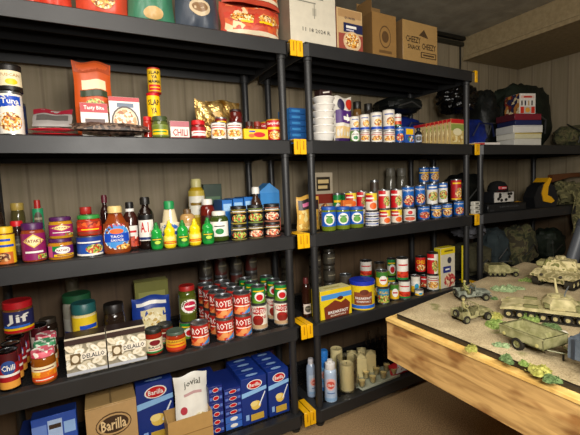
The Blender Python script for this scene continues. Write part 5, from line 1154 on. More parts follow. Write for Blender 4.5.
# small white relay-like blocks on the clip
for k in range(3):
    o = MB().box(0, 0, 0, .055, .03, .026, '#c9c6ba', c=.003).build('white_block'); MB().box(.012, -.001, .008, .042, .0008, .018, '#6a685e').build('slot', o)
    o.location = U2.w(1.211 - .004 * (k % 2), .0, TZ[2] + .0045 + k * .0263); o.rotation_euler = (0, 0, U2.th); tag(o, 'small white block, %s of three stacked on the yellow clip' % ['bottom', 'middle', 'top'][k], 'block', 'small white blocks on the clip')
# yellow and black tool
def tool():
    mb = MB(); mb.prism([(-.09, 0), (.07, 0), (.09, .04), (.06, .1), (0, .13), (-.07, .1), (-.1, .05)], 'y', -.05, .05, '#17181a'); o = mb.build('power_tool')
    MB().prism([(-.03, .03), (.03, .02), (.055, .03), (.03, .05), (.0, .06), (.005, .1), (.03, .14), (.01, .145), (-.03, .11), (-.045, .07)], 'y', -.056, .056, '#d8a010').build('yellow_shell', o)
    MB().lathe([(0, 0), (.02, 0), (.02, .03), (0, .03)], '#2c2c2e', 16, .06, -.03).build('chuck', o); return o
o = tool(); o.scale = (1.0, 1.1, 1.45); put(o, U3, U3.s_at(540, .1, TZ[2]) + .01, .1, TZ[2], U3.th - .3); tag(o, 'black and yellow power tool on the corner unit third shelf', 'tool')
o = blob('dark_bag', .3, .24, .2, BLACKBAG, 11); zipper(o, [(-.1, -.11, .05), (0, -.13, .12), (.1, -.11, .05)], r=.006)
put(o, U3, U3.s_at(560, .3, TZ[2]), .33, TZ[2], 0); tag(o, 'black bag behind the yellow power tool', 'bag')
o = blob('dark_bag', .32, .2, .26, BLACKBAG, 12); zipper(o, [(-.1, -.09, .05), (0, -.11, .15), (.1, -.09, .05)], r=.006)
put(o, U3, .27, .37, TZ[2], 0); tag(o, 'black bag in the dark at the back of the third shelf', 'bag')
o = blob('camouflage_jacket', .22, .16, .16, CAMO2, 13, amp=.4, freq=2.6); 
MB().grid(lambda a, b: (-.12 + a * .19 + .015 * math.sin(b * 9 + a * 3), -.115 - .014 * math.sin(a * 14 + b * 3), .1 - b * (.32 - .08 * a)), 18, 18, CAMO2).build('sleeve', o)
put(o, U3, U3.s_at(566, .1, TZ[2]) + .03, .1, TZ[2] + .0, -.2); tag(o, 'faded camouflage jacket hanging over the corner shelf edge', 'jacket')
def stock():
    mb = MB(); mb.prism([(-.2, .0), (-.02, .03), (.2, .035), (.2, .06), (-.02, .062), (-.2, .055)], 'y', -.018, .018, '#5a3418'); o = mb.build('wooden_stock')
    MB().tube([(.02, 0, .055), (.3, 0, .058)], .009, '#1a1a1a', 10).build('barrel', o); return o
o = stock(); put(o, U3, U3.s_at(566, .06, TZ[2]) + .1, .1, TZ[2] + .175, -.15); tag(o, 'brown wooden rifle stock lying on the camouflage jacket', 'rifle')
# below: soft goods on the fourth shelf
for (sc_, dd, sx, sy, sz, m, lb, sd, z0) in ((.14, .2, .24, .24, .21, OLIVE, 'olive grey rucksack on the corner unit fourth shelf', 21, 0), (.14, .22, .2, .2, .1, GREYBAG, 'light grey bundled cloth on top of the olive rucksack', 22, .25), (.40, .24, .2, .22, .29, SLATE, 'slate grey bundle of cloth right of the olive rucksack', 23, 0), (.68, .24, .26, .24, .29, CAMO, 'dark camouflage bundle behind the big model tank', 24, 0), (.98, .2, .24, .2, .24, GREENBAG, 'dark green bundle at the right edge below the jacket', 25, 0)):
    o = blob('cloth_bundle', sx, sy, sz, m, sd, amp=.2); zipper(o, [(-sx * .3, -sy * .45, sz * .3), (0, -sy * .54, sz * .55), (sx * .3, -sy * .45, sz * .3)], '#1c1a14', r=.006)
    put(o, U3, sc_, dd, TZ[3] + z0, 0); tag(o, lb, 'bundle')

# ---------------------------------------------------------------- model table frame
def wood():
    def b(nt, p):
        tc = N(nt, 'ShaderNodeTexCoord'); mp = N(nt, 'ShaderNodeMapping'); mp.inputs['Scale'].default_value = (30, 3, 30)
        nt.links.new(tc.outputs['Object'], mp.inputs[0])
        ns = N(nt, 'ShaderNodeTexNoise'); ns.inputs['Scale'].default_value = 1.6; ns.inputs['Detail'].default_value = 5; ns.inputs['Distortion'].default_value = .8
        nt.links.new(mp.outputs[0], ns.inputs['Vector'])
        r = N(nt, 'ShaderNodeValToRGB'); r.color_ramp.elements[0].color = lin('#906b3a'); r.color_ramp.elements[1].color = lin('#c8a062')
        r.color_ramp.elements[0].position = .3; r.color_ramp.elements[1].position = .6
        nt.links.new(ns.outputs[0], r.inputs[0])
        m2 = N(nt, 'ShaderNodeMapping'); m2.inputs['Scale'].default_value = (9, 8, 18); nt.links.new(tc.outputs['Object'], m2.inputs[0])
        n2 = N(nt, 'ShaderNodeTexNoise'); n2.inputs['Scale'].default_value = 1.1; n2.inputs['Detail'].default_value = 2; nt.links.new(m2.outputs[0], n2.inputs['Vector'])
        r3 = N(nt, 'ShaderNodeValToRGB'); r3.color_ramp.elements[0].color = (.42, .27, .16, 1); r3.color_ramp.elements[1].color = (1, 1, 1, 1)
        r3.color_ramp.elements[0].position = .33; r3.color_ramp.elements[1].position = .46
        nt.links.new(n2.outputs[0], r3.inputs[0])
        mx = N(nt, 'ShaderNodeMix', data_type='RGBA', blend_type='MULTIPLY'); mx.inputs['Factor'].default_value = .85
        nt.links.new(r.outputs[0], mx.inputs['A']); nt.links.new(r3.outputs[0], mx.inputs['B'])
        nt.links.new(mx.outputs['Result'], p.inputs['Base Color']); p.inputs['Roughness'].default_value = .6
        bp = N(nt, 'ShaderNodeBump'); bp.inputs['Strength'].default_value = .2; bp.inputs['Distance'].default_value = .002
        nt.links.new(ns.outputs[0], bp.inputs['Height']); nt.links.new(bp.outputs[0], p.inputs['Normal'])
    return ramp_mat('stained_pine', b)
WOOD = wood()
PALE = noise_mat('sawn_pine_edge', '#d0a558', '#ecc97c', 18, rough=.6, bump=.1)
TX0, TY1, TX1, TY0, TT, TB = .086, -.50, 1.28, -2.1, .700, .545
SK = .2      # the end of the frame is not quite square
table = empty('model_table', (TX0, TY1, 0)); tag(table, 'low pine-framed table carrying the model battlefield board', 'table')
L, Wd = TX1 - TX0, TY1 - TY0
skew = lambda p: (p[0], p[1] + (p[0] * SK if p[1] > -.5 else 0), p[2])
MB().box(0, -Wd, TB, .038, 0, TT - .012, WOOD, c=.002, xf=skew).build('side_rail', table)
MB().box(-.004, -Wd, TT - .012, .034, .002, TT, PALE, c=.002, xf=skew).build('edge_strip', table)
MB().box(.034, -.0365, TB, L, .001, TT, PALE, c=.002, xf=skew).build('end_rail', table)
MB().box(L - .038, -Wd, TB, L, -.037, TT, WOOD, c=.002, xf=skew).build('side_rail', table)
MB().box(.038, -Wd, TB, L - .038, -Wd + .038, TT, PALE, c=.002).build('end_rail', table)
MB().box(.036, -Wd + .036, TT - .02, L - .036, -.036, TT - .0005, PALE, xf=skew).build('tabletop', table)
for (x, y) in ((L - .14, -.12), (L - .14, -Wd + .12), (.1, -Wd + .12), (L - .14, -Wd / 2)):
    MB().box(x - .045, y - .045, 0, x + .045, y + .045, TT - .02, PALE, c=.003).build('leg', table)

# ================================================================ model battlefield board
ZG = .722
def at_z(px, py, z=ZG):
    d = _f * FPX + _R * (px - 290) - _U * (py - 217.5); t = (z - CZ) / d.z; return CAMP + d * t
def ground_mat():
    def b(nt, p):
        tc = N(nt, 'ShaderNodeTexCoord'); n1 = N(nt, 'ShaderNodeTexNoise'); n1.inputs['Scale'].default_value = 9; n1.inputs['Detail'].default_value = 6
        n2 = N(nt, 'ShaderNodeTexNoise'); n2.inputs['Scale'].default_value = 260; n2.inputs['Detail'].default_value = 2
        for n in (n1, n2): nt.links.new(tc.outputs['Object'], n.inputs['Vector'])
        r = N(nt, 'ShaderNodeValToRGB'); r.color_ramp.elements[0].color = lin('#9c8a66'); r.color_ramp.elements[1].color = lin('#c0ae88'); r.color_ramp.elements[0].position = .35; r.color_ramp.elements[1].position = .65
        e = r.color_ramp.elements.new(.75); e.color = lin('#7c7a44')
        nt.links.new(n1.outputs[0], r.inputs[0])
        r2 = N(nt, 'ShaderNodeValToRGB'); r2.color_ramp.elements[0].color = (.45, .42, .36, 1); r2.color_ramp.elements[1].color = (1, 1, 1, 1); r2.color_ramp.elements[0].position = .32; r2.color_ramp.elements[1].position = .6
        nt.links.new(n2.outputs[0], r2.inputs[0])
        mx = N(nt, 'ShaderNodeMix', data_type='RGBA', blend_type='MULTIPLY'); mx.inputs['Factor'].default_value = .75
        nt.links.new(r.outputs[0], mx.inputs['A']); nt.links.new(r2.outputs[0], mx.inputs['B']); nt.links.new(mx.outputs['Result'], p.inputs['Base Color']); p.inputs['Roughness'].default_value = .95
        bp = N(nt, 'ShaderNodeBump'); bp.inputs['Strength'].default_value = .5; bp.inputs['Distance'].default_value = .002; nt.links.new(n2.outputs[0], bp.inputs['Height']); nt.links.new(bp.outputs[0], p.inputs['Normal'])
    return ramp_mat('sandy_model_ground', b)
GROUND = ground_mat()
bx0, by1, bx1, by0 = .108, -.53, 1.255, -2.08
board = empty('battlefield_board', (bx0, by1, TT)); tag(board, 'sandy model battlefield board lying in the pine table frame', 'board')
mb = MB(); W_, D_ = bx1 - bx0, by1 - by0
skw = lambda p: (p[0], p[1] + (p[0] * .205 * min(1, (p[1] + D_) / (D_ - .05))), p[2])
mb.box(0, -D_, .0005, W_, 0, .0165, '#2b241c', c=.002, xf=skw); mb.build('board_slab', board)
def gz(x, y):
    e = min(x, -y, W_ - x, D_ + y); return .0195 + min(1, max(0, e) / .03) * (.0025 + .002 * noise.noise(Vector((x * 14, y * 14, 0)))) + .0006 * noise.noise(Vector((x * 70, y * 70, 3)))
mb = MB(); mb.grid(lambda a, b: (a * W_, -D_ + b * D_, gz(a * W_, -D_ + b * D_)), 110, 140, GROUND)
mb.box(0, -D_, .0165, W_, 0, .0178, '#3a3022')
rim = [(a * W_ / 40, 0) for a in range(41)] + [(W_, -a * D_ / 40) for a in range(1, 41)] + [(W_ - a * W_ / 40, -D_) for a in range(1, 41)] + [(0, -D_ + a * D_ / 40) for a in range(1, 40)]
n_ = len(rim); mb.add([(x, y, z) for z in (0, 1) for (x, y) in rim], [], '#3a3022')
o_ = len(mb.v) - 2 * n_
for i, (x, y) in enumerate(rim): mb.v[o_ + i] = (x, y, .0165); mb.v[o_ + n_ + i] = (x, y, gz(x, y))
k_ = mb.mi('#3a3022')
for i in range(n_): mb.f.append([o_ + i, o_ + n_ + i, o_ + n_ + (i + 1) % n_, o_ + (i + 1) % n_]); mb.m.append(k_)
mb.v = [skw(p) for p in mb.v]; mb.build('sandy_ground', board)

def bush(px, py, r, c1, label, h=.6, seed=0, n=240):
    rd = random.Random(seed * 7 + 1); m = noise_mat('foam_foliage', c1[0], c1[1], 120, bump=.5, dist=.002)
    r *= 1.35; h *= 1.3; p = at_z(px, py - r * 60); mb = MB()
    blobs = [(rd.uniform(-.6, .6) * r, rd.uniform(-.6, .6) * r, rd.uniform(.4, .75) * r) for _ in range(5)]
    for (bx, by, br) in blobs:
        n1 = 8; vs = []; fs = []
        for j in range(n1 // 2 + 1):
            ph = PI / 2 * j / (n1 // 2)
            for i in range(n1):
                t_ = 2 * PI * i / n1; k = 1 + .25 * noise.noise(Vector((t_ * 2, ph * 3, seed)))
                vs.append((bx + br * k * math.cos(ph) * math.cos(t_), by + br * k * math.cos(ph) * math.sin(t_), br * h * 1.2 * k * math.sin(ph)))
        for j in range(n1 // 2):
            for i in range(n1): fs.append((j * n1 + i, j * n1 + (i + 1) % n1, (j + 1) * n1 + (i + 1) % n1, (j + 1) * n1 + i))
        mb.add(vs, fs, m)
    for _ in range(n):
        bx, by, br = rd.choice(blobs); t_ = rd.uniform(0, 2 * PI); ph = rd.uniform(0, PI / 2); q = br * rd.uniform(.9, 1.15)
        c = Vector((bx + q * math.cos(ph) * math.cos(t_), by + q * math.cos(ph) * math.sin(t_), max(.001, q * h * 1.2 * math.sin(ph)))); s_ = rd.uniform(.002, .0045)
        vs = [c + Vector((rd.uniform(-1, 1), rd.uniform(-1, 1), rd.uniform(-1, 1))) * s_ for _ in range(4)]
        mb.add(vs, [(0, 1, 2), (0, 2, 3), (0, 3, 1), (1, 3, 2)], m)
    o = mb.build('model_bush', loc=(p.x, p.y, ZG - .001), smooth=False); tag(o, label, 'bush', 'foam bushes on the battlefield board'); o['kind_note'] = ''
    del o['kind_note']
    return o
LG = ('#59702e', '#8ea058'); YG = ('#7c7a32', '#a8a456'); DG = ('#42562e', '#6a8050'); MG = ('#667c54', '#98a87c')
bush(503, 293, .03, MG, 'pale green bush left of the long tank hull', seed=1)
bush(526, 283, .02, LG, 'light green bush in front of the big tank', .45, seed=2)
bush(512, 300, .012, YG, 'small yellow-green tuft beside the left end of the long tank hull', .4, seed=3, n=80)
bush(491, 320, .023, YG, 'yellow-green bush right of the nearer jeep', seed=4)
bush(499, 329, .021, LG, 'green bush between the nearer jeep and the trailer', seed=5)
bush(531, 322, .028, LG, 'bright green bush behind the left corner of the trailer', .5, seed=6, n=300)
bush(549, 331, .025, DG, 'dark green bush behind the right half of the trailer', .5, seed=7, n=300)
bush(472, 351, .011, YG, 'small yellow-green tuft at the near edge of the board', .8, seed=8, n=90)
bush(500, 347, .012, MG, 'small pale bush left of the trailer wheel', .5, seed=9, n=100)
bush(507, 361, .013, DG, 'dark bush below the trailer wheel at the board edge', .5, seed=10, n=110)
bush(536, 372, .018, YG, 'yellow-green bush in front of the trailer near the board edge', .5, seed=11, n=160)
bush(552, 382, .014, DG, 'dark green bush nearest the bottom edge of the board', .5, seed=12, n=120)
bush(526, 366, .011, LG, 'small green tuft between the two bushes in front of the trailer', .5, seed=13, n=90)
bush(519, 291, .018, MG, 'pale green bush in front of the left track of the big tank', .4, seed=15, n=160)
bush(539, 311, .02, YG, 'yellow-green growth against the long tank hull behind the trailer', .5, seed=16, n=200)
bush(494, 300, .01, DG, 'small dark bush below the olive half-track', .6, seed=17, n=90)
bush(474, 296, .009, LG, 'tiny green tuft by the farther jeep', .4, seed=14, n=60)
def rock(px, py, r, label, seed):
    p = at_z(px, py); vs = []; mb = MB(); n1 = 10; fs = []
    for j in range(6):
        ph = PI / 2 * j / 5
        for i in range(n1):
            t_ = 2 * PI * i / n1; k = 1 + .35 * noise.noise(Vector((math.cos(t_) * 2, math.sin(t_) * 2, ph + seed)))
            vs.append((r * k * math.cos(ph) * math.cos(t_), r * .7 * k * math.cos(ph) * math.sin(t_), r * .5 * k * math.sin(ph)))
    for j in range(5):
        for i in range(n1): fs.append((j * n1 + i, j * n1 + (i + 1) % n1, (j + 1) * n1 + (i + 1) % n1, (j + 1) * n1 + i))
    o = mb.add(vs, fs, '#c8c0ae/r').build('model_rock', loc=(p.x, p.y, ZG - .001)); tag(o, label, 'rock')
rock(519, 317.5, .011, 'pale rock touching the back left corner of the trailer', 1)
rock(563, 333, .016, 'flat white rock between the green bushes and the grey truck', 2)

OL = '#6c6a40'; OLD = '#4c4a2c'; TAN = '#a89c6c'; TANL = '#bdb284'; BLK = '#1c1b18'
OLM = noise_mat('dusty_olive_paint', '#68643f', '#979066', 55, rough=.8, bump=.2, dist=.0008)
TNM = noise_mat('dusty_sand_paint', '#8c8458', '#b8ac80', 45, rough=.8, bump=.2, dist=.0008)
TNC = camo('sand_camouflage_paint', ['#8a8054', '#b4a878', '#c4b688', '#6e6c3c'], 26)
GRM = noise_mat('grey_green_paint', '#565a4e', '#7e8274', 60, rough=.8, bump=.2, dist=.0008)
def wheel(name, parent, x, y, z, r, w, hub=OL, side=1):
    prof = [(0, -w / 2), (r * .9, -w / 2), (r, -w * .3), (r, w * .3), (r * .9, w / 2), (r * .55, w / 2), (r * .5, w * .35), (0, w * .35)]
    mb = MB(); mb.lathe(prof[:6], '#232019/r', 18); mb.lathe([(r * .56, w * .5), (r * .48, w * .3), (r * .2, w * .3), (r * .18, w * .5), (0, w * .52)], hub, 14)
    mb.lathe([(r * .5, -w * .51), (0, -w * .51)], hub, 14)
    return mb.build(name, parent, (x, y, z), rot=(side * PI / 2 * -1, 0, 0))
def vehicle(name, x, y, ang, label, cat='model vehicle', z=ZG + .0005):
    o = empty(name, (x, y, z), ang); tag(o, label, cat); return o
def P3(mb, poly, y0, y1, m): return mb.prism(poly, 'y', y0, y1, m)
def jeep(x, y, ang, label, m):
    v = vehicle('model_jeep', x, y, ang, label); L, Wd = .125, .056
    mb = MB(); z0 = .016
    P3(mb, [(-.06, z0), (.0, z0), (.0, z0 + .004), (-.06, z0 + .004)], -.026, .026, m)
    for s in (-1, 1):
        a, b = sorted((s * .024, s * .027)); P3(mb, [(-.06, z0), (-.012, z0), (.004, z0 + .004), (.006, z0 + .022), (-.004, z0 + .022), (-.01, z0 + .008), (-.026, z0 + .008), (-.032, z0 + .024), (-.06, z0 + .024)], a, b, m)
    mb.box(-.0605, -.027, z0, -.058, .027, z0 + .022, m); mb.build('tub', v)
    mb = MB(); P3(mb, [(.006, z0), (.062, z0), (.062, z0 + .018), (.058, z0 + .021), (.006, z0 + .025)], -.018, .018, m); mb.build('bonnet', v)
    for s in (-1, 1):
        a, b = sorted((s * .0165, s * .0285)); mb = MB(); P3(mb, [(.008, z0 + .012), (.026, z0 + .0175), (.06, z0 + .0175), (.064, z0 + .012), (.064, z0 + .010), (.058, z0 + .0145), (.028, z0 + .0145), (.01, z0 + .008)], a, b, m); mb.build('mudguard', v)
        MB().lathe([(0, 0), (.0035, 0), (.0035, .003), (0, .003)], '#c8c0a0', 12).build('headlamp', v, (.062, s * .011, z0 + .012), rot=(0, PI / 2, 0))
    mb = MB(); mb.box(.064, -.026, z0 - .003, .067, .026, z0 + .003, m, c=.0005); mb.build('bumper', v)
    mb = MB()
    for (y0, y1) in ((-.026, -.0235), (.0235, .026)): mb.box(.004, y0, z0 + .022, .0065, y1, z0 + .043, m)
    mb.box(.004, -.026, z0 + .041, .0065, .026, z0 + .0435, m); mb.box(.004, -.026, z0 + .022, .0065, .026, z0 + .0245, m); f = mb.build('windscreen_frame', v)
    MB().box(.0048, -.0235, z0 + .0245, .0056, .0235, z0 + .041, glass('#e8f0ea')).build('windscreen_glass', f)
    for s in (-1, 1):
        mb = MB(); mb.box(-.03, s * .012 - .008, z0 + .004, -.014, s * .012 + .008, z0 + .013, OLD, c=.001); mb.box(-.034, s * .012 - .008, z0 + .011, -.03, s * .012 + .008, z0 + .028, OLD, c=.001); mb.build('seat', v)
    MB().tube([(-.001 + .006 * 0, .012, z0 + .024), (.006, .012, z0 + .018)], .0008, BLK, 6).tube([(-.004 + .002 * math.cos(t * PI / 6), .012 + .007 * math.sin(t * PI / 6), z0 + .026 + .006 * math.cos(t * PI / 6)) for t in range(13)], .0008, BLK, 6).build('steering_wheel', v)
    for (wx, s) in ((.043, 1), (.043, -1), (-.043, 1), (-.043, -1)): wheel('wheel', v, wx, s * .026, .0135, .0135, .009, hub='#6c6a4c', side=s)
    sp = wheel('spare_wheel', v, -.064, -.004, z0 + .016, .0125, .007, hub='#6c6a4c'); sp.rotation_euler = (0, -PI / 2, 0)
    return v
def figure(x, y, z, ang, label, h=.05, seated=True, c='#8a7c50', arm=.3):
    """model soldier: one skinned body, helmet as a child."""
    k = h / .9
    if seated: J = [((0, 0, .0), .1), ((0, 0, .12), .1), ((0, 0, .34), .125), ((0, 0, .44), .055), ((.01, 0, .56), .085), ((0, .14, .36), .055), ((.12, .2, .2), .045), ((.3, .12, .24), .035), ((0, -.14, .36), .055), ((.12, -.2, .2), .045), ((.3, -.12, .24), .035), ((.24, .1, .03), .07), ((.3, .1, -.26), .05), ((.38, .1, -.3), .04), ((.24, -.1, .03), .07), ((.3, -.1, -.26), .05), ((.38, -.1, -.3), .04)]
    E_s = [(0, 1), (1, 2), (2, 3), (3, 4), (2, 5), (5, 6), (6, 7), (2, 8), (8, 9), (9, 10), (0, 11), (11, 12), (12, 13), (0, 14), (14, 15), (15, 16)]
    me = bpy.data.meshes.new('toy_soldier'); me.from_pydata([Vector(p) * k for p, r in J], E_s, []); me.materials.append(mat(c + '/r'))
    o = bpy.data.objects.new('toy_soldier', me); COL.objects.link(o); md = o.modifiers.new('skin', 'SKIN'); md.use_smooth_shade = True
    for i, (p, r) in enumerate(J): me.skin_vertices[0].data[i].radius = (r * k, r * k)
    me.skin_vertices[0].data[0].use_root = True
    sb = o.modifiers.new('sub', 'SUBSURF'); sb.levels = 1; sb.render_levels = 2
    o.location = (x, y, z); o.rotation_euler = (0, 0, ang); tag(o, label, 'figure')
    MB().lathe([(.105 * k, .575 * k), (.11 * k, .59 * k), (.09 * k, .66 * k), (.05 * k, .695 * k), (0, .7 * k)], '#9a8c5c/r', 16, .012 * k).build('helmet', o)
    return o
def loc(v, a, b, c): # local -> world for vehicles
    ca, sa = math.cos(v.rotation_euler.z), math.sin(v.rotation_euler.z); return (v.location.x + a * ca - b * sa, v.location.y + a * sa + b * ca, v.location.z + c)
ja = jeep(.452, -.572, math.radians(-30), 'grey-green model jeep, the farther of two, by the table end', GRM)
jb = jeep(.262, -.715, math.radians(-10), 'olive sand model jeep, the nearer of two, with spare wheel at the back', OLM)
for v, nm, cc in ((ja, 'farther', '#8a8a54'), (jb, 'nearer', '#948c5c')):
    p = loc(v, -.022, .012, .0335); figure(*p, v.rotation_euler.z, 'tan toy soldier driving the %s model jeep' % nm, .05, True, cc)
# trailer
def trailer():
    v = vehicle('model_trailer', .207, -.944, math.radians(-97), 'open olive model cargo trailer near the board edge'); L, Wd, z0, z1 = .128, .092, .028, .056; t = .003
    m = noise_mat('olive_trailer_paint', '#76744a', '#98946a', 50, rough=.7, bump=.15, dist=.0006); mi_ = m
    mb = MB(); mb.box(-L / 2, -Wd / 2, z0, L / 2, Wd / 2, z0 + t, m)
    mb.box(-L / 2, -Wd / 2, z0, -L / 2 + t, Wd / 2, z1, m); mb.box(L / 2 - t, -Wd / 2, z0, L / 2, Wd / 2, z1, m); mb.box(-L / 2, -Wd / 2, z0, L / 2, -Wd / 2 + t, z1, m); mb.box(-L / 2, Wd / 2 - t, z0, L / 2, Wd / 2, z1, m)
    for (a, b, c, d) in ((-L / 2 - .0015, -Wd / 2 - .0015, L / 2 + .0015, -Wd / 2 + t), (-L / 2 - .0015, Wd / 2 - t, L / 2 + .0015, Wd / 2 + .0015), (-L / 2 - .0015, -Wd / 2, -L / 2 + t, Wd / 2), (L / 2 - t, -Wd / 2, L / 2 + .0015, Wd / 2)): mb.box(a, b, z1 - .0035, c, d, z1, m)
    mb.build('cargo_tub', v)
    mb = MB(); P3(mb, [(-.03, z0 + t), (.03, z0 + t), (.02, z0 + .017), (-.02, z0 + .017)], .02, Wd / 2 - t - .0003, m); mb.build('wheel_arch', v)
    mb = MB(); P3(mb, [(-.03, z0 + t), (.03, z0 + t), (.02, z0 + .017), (-.02, z0 + .017)], -Wd / 2 + t + .0003, -.02, m); mb.build('wheel_arch', v)
    for s in (-1, 1):
        wheel('wheel', v, -.008, s * (Wd / 2 - .004), .0175, .0175, .012, hub=OL, side=s)
        for e_ in (-.048, .048):
            MB().lathe([(0, 0), (.005, 0), (.0045, .0015), (0, .002)], '#a8a064', 14).build('reflector', v, (e_, s * (Wd / 2 + .0005), z0 + .006), rot=(-s * PI / 2, 0, 0))
    MB().tube([(L / 2, -.03, z0 - .002), (L / 2 + .045, 0, z0 - .004)], .002, OL, 6).build('tow_bar', v); MB().tube([(L / 2, .03, z0 - .002), (L / 2 + .045, 0, z0 - .004)], .002, OL, 6).build('tow_bar', v)
    MB().box(-L / 2 + .005, -Wd / 2 + .008, z0 - .006, L / 2 - .005, -Wd / 2 + .013, z0 - .0003, OLD).box(-L / 2 + .005, Wd / 2 - .013, z0 - .006, L / 2 - .005, Wd / 2 - .008, z0 - .0003, OLD).box(-.012, -Wd / 2 + .012, .014, -.004, Wd / 2 - .012, z0 - .0003, OLD).build('chassis', v)
    MB().tube([(L / 2 + .02, 0, z0 - .005), (L / 2 + .02, 0, .001)], .0025, BLK, 8).build('support_leg', v)
    return v
trailer()
def running_gear(v, L, Wd, r, n, zc, tw, hub, m):
    for s in (-1, 1):
        a, b = sorted((s * Wd / 2, s * (Wd / 2 - tw)))
        pts = [(-L / 2 + r * math.cos(t), zc + r * math.sin(t)) for t in [PI / 2 + PI * i / 8 for i in range(9)]] + [(L / 2 + r * math.cos(t), zc + r * math.sin(t)) for t in [-PI / 2 + PI * i / 8 for i in range(9)]]
        inn = [(-L / 2 + r * .86 * math.cos(t), zc + r * .86 * math.sin(t)) for t in [PI / 2 + PI * i / 8 for i in range(9)]] + [(L / 2 + r * .86 * math.cos(t), zc + r * .86 * math.sin(t)) for t in [-PI / 2 + PI * i / 8 for i in range(9)]]
        k = len(pts); vs = [(p[0], y_, p[1]) for y_ in (a, b) for p in pts] + [(p[0], y_, p[1]) for y_ in (a, b) for p in inn]; fs = []
        for i in range(k):
            j = (i + 1) % k; fs += [(i, j, k + j, k + i), (2 * k + j, 2 * k + i, 3 * k + i, 3 * k + j), (i, 2 * k + i, 2 * k + j, j), (k + j, 3 * k + j, 3 * k + i, k + i)]
        mb = MB(); mb.add(vs, fs, m)
        nl = int(L / .008)
        for i in range(nl): x_ = -L / 2 + (i + .5) * L / nl; mb.box(x_ - .0018, a - .0004, zc + r, x_ + .0018, b + .0004, zc + r + .0012, m)
        t_ = mb.build('track', v, fix=True)
        for i in range(n): wheel('road_wheel', t_, -L / 2 + i * L / (n - 1), s * (Wd / 2 - tw / 2), zc, r * .84, tw * .9, hub=hub, side=s)
def bigtank():
    v = vehicle('model_tank', .945, -.648, math.radians(186), 'large sand camouflaged model tank with long gun at the back of the board')
    running_gear(v, .19, .15, .02, 6, .0225, .03, TAN, '#2a261c/r')
    mb = MB(); P3(mb, [(-.12, .032), (-.11, .062), (.07, .066), (.13, .046), (.118, .026), (-.1, .026)], -.046, .046, TNC); mb.build('hull', v)
    for s in (-1, 1):
        a, b = sorted((s * .044, s * .079)); mb = MB(); P3(mb, [(-.12, .045), (-.115, .064), (.08, .066), (.125, .05), (.122, .044)], a, b, TNC); mb.build('track_guard', v)
        MB().lathe([(0, 0), (.006, 0), (.006, .006), (0, .007)], '#3a342a', 12).build('headlamp', v, (.118, s * .035, .054), rot=(0, PI / 2, 0))
    mb = MB(); pl = [(-.07, -.045), (-.075, .045), (.0, .056), (.05, .034), (.055, -.034), (0, -.056)]
    vs = [(*p, .065) for p in pl] + [(p[0] * .8, p[1] * .78, .105) for p in pl]; n = 6
    mb.add(vs, [(i, (i + 1) % n, n + (i + 1) % n, n + i) for i in range(n)] + [tuple(range(n, 2 * n))] + [tuple(reversed(range(n)))], TNC); tt = mb.build('turret', v, fix=True)
    MB().lathe([(0, 0), (.02, 0), (.02, .008), (.016, .012), (0, .013)], TNC, 18).build('cupola', tt, (-.015, .018, .1045)); MB().lathe([(0, 0), (.015, 0), (.015, .004), (0, .005)], TNC, 16).build('hatch', tt, (-.02, -.02, .1045))
    MB().box(-.095, -.035, .072, -.066, .035, .094, '#8a8458', c=.004).build('stowage_box', tt)
    MB().tube([(.04, 0, .084), (.075, 0, .086)], .011, TNM, 14).build('mantlet', tt)
    MB().tube([(.07, 0, .086), (.13, .0, .088), (.2, 0, .09)], [.006, .005, .0045], TNM, 12).tube([(.19, 0, .0897), (.206, 0, .0902)], .0075, TNM, 12).build('gun_barrel', tt)
    tt.rotation_euler = (0, 0, math.radians(100))
    MB().tube([(-.03, -.03, .1), (-.035, -.032, .19)], .0008, BLK, 5).build('aerial', tt)
    return v
bigtank()
def longtank():
    v = vehicle('model_tank', .474, -.842, math.radians(121), 'long sand model tank with low turret in the middle of the board')
    running_gear(v, .225, .112, .0145, 8, .0165, .02, TAN, '#2a261c/r')
    mb = MB(); P3(mb, [(-.13, .03), (-.128, .046), (.085, .046), (.135, .033), (.12, .02), (-.12, .02)], -.036, .036, TNM); mb.build('hull', v)
    for s in (-1, 1):
        a, b = sorted((s * .035, s * .058)); mb = MB(); P3(mb, [(-.13, .033), (-.13, .044), (.1, .044), (.138, .034), (.137, .03), (.1, .034)], a, b, TNM); mb.build('track_guard', v)
        for i in range(3): MB().box(-.11 + i * .07, s * .047 - .009, .0443, -.07 + i * .07, s * .047 + .009, .052, [OL, TAN, OL][i], c=.001).build('stowage_box', v)
    mb = MB(); pl = [(-.055, -.034), (-.055, .034), (-.02, .05), (.035, .046), (.06, .016), (.06, -.016), (.035, -.046), (-.02, -.05)]; n = 8
    vs = [(*p, .0465) for p in pl] + [(p[0] * 1.0, p[1] * 1.0, .058) for p in pl] + [(p[0] * .72, p[1] * .7, .076) for p in pl]
    mb.add(vs, [(i + k * n, (i + 1) % n + k * n, n + (i + 1) % n + k * n, n + i + k * n) for i in range(n) for k in (0, 1)] + [tuple(range(2 * n, 3 * n))] + [tuple(reversed(range(n)))], TNM)
    tt = mb.build('turret', v, (-.03, 0, 0), fix=True); tt.rotation_euler = (0, 0, math.radians(-86))
    MB().lathe([(0, 0), (.014, 0), (.014, .007), (.011, .01), (0, .011)], TNM, 16).build('cupola', tt, (-.01, .014, .0755)); MB().lathe([(0, 0), (.012, 0), (.012, .003), (0, .004)], TNM, 16).build('hatch', tt, (-.01, -.016, .0755))
    MB().tube([(.05, 0, .064), (.08, 0, .082), (.115, 0, .108)], [.006, .004, .0035], '#b8ac7c', 10).build('gun_barrel', tt)
    MB().tube([(-.005, -.012, .078), (-.005, -.012, .088), (.02, -.02, .094), (.05, -.03, .1)], [.002, .002, .0022, .0015], '#5c6060', 8).build('machine_gun', tt)
    for s in (-1, 1): MB().box(-.055, s * .04 - .008, .05, -.03, s * .04 + .008, .062, OL, c=.001).build('side_bin', tt)
    return v
longtank()
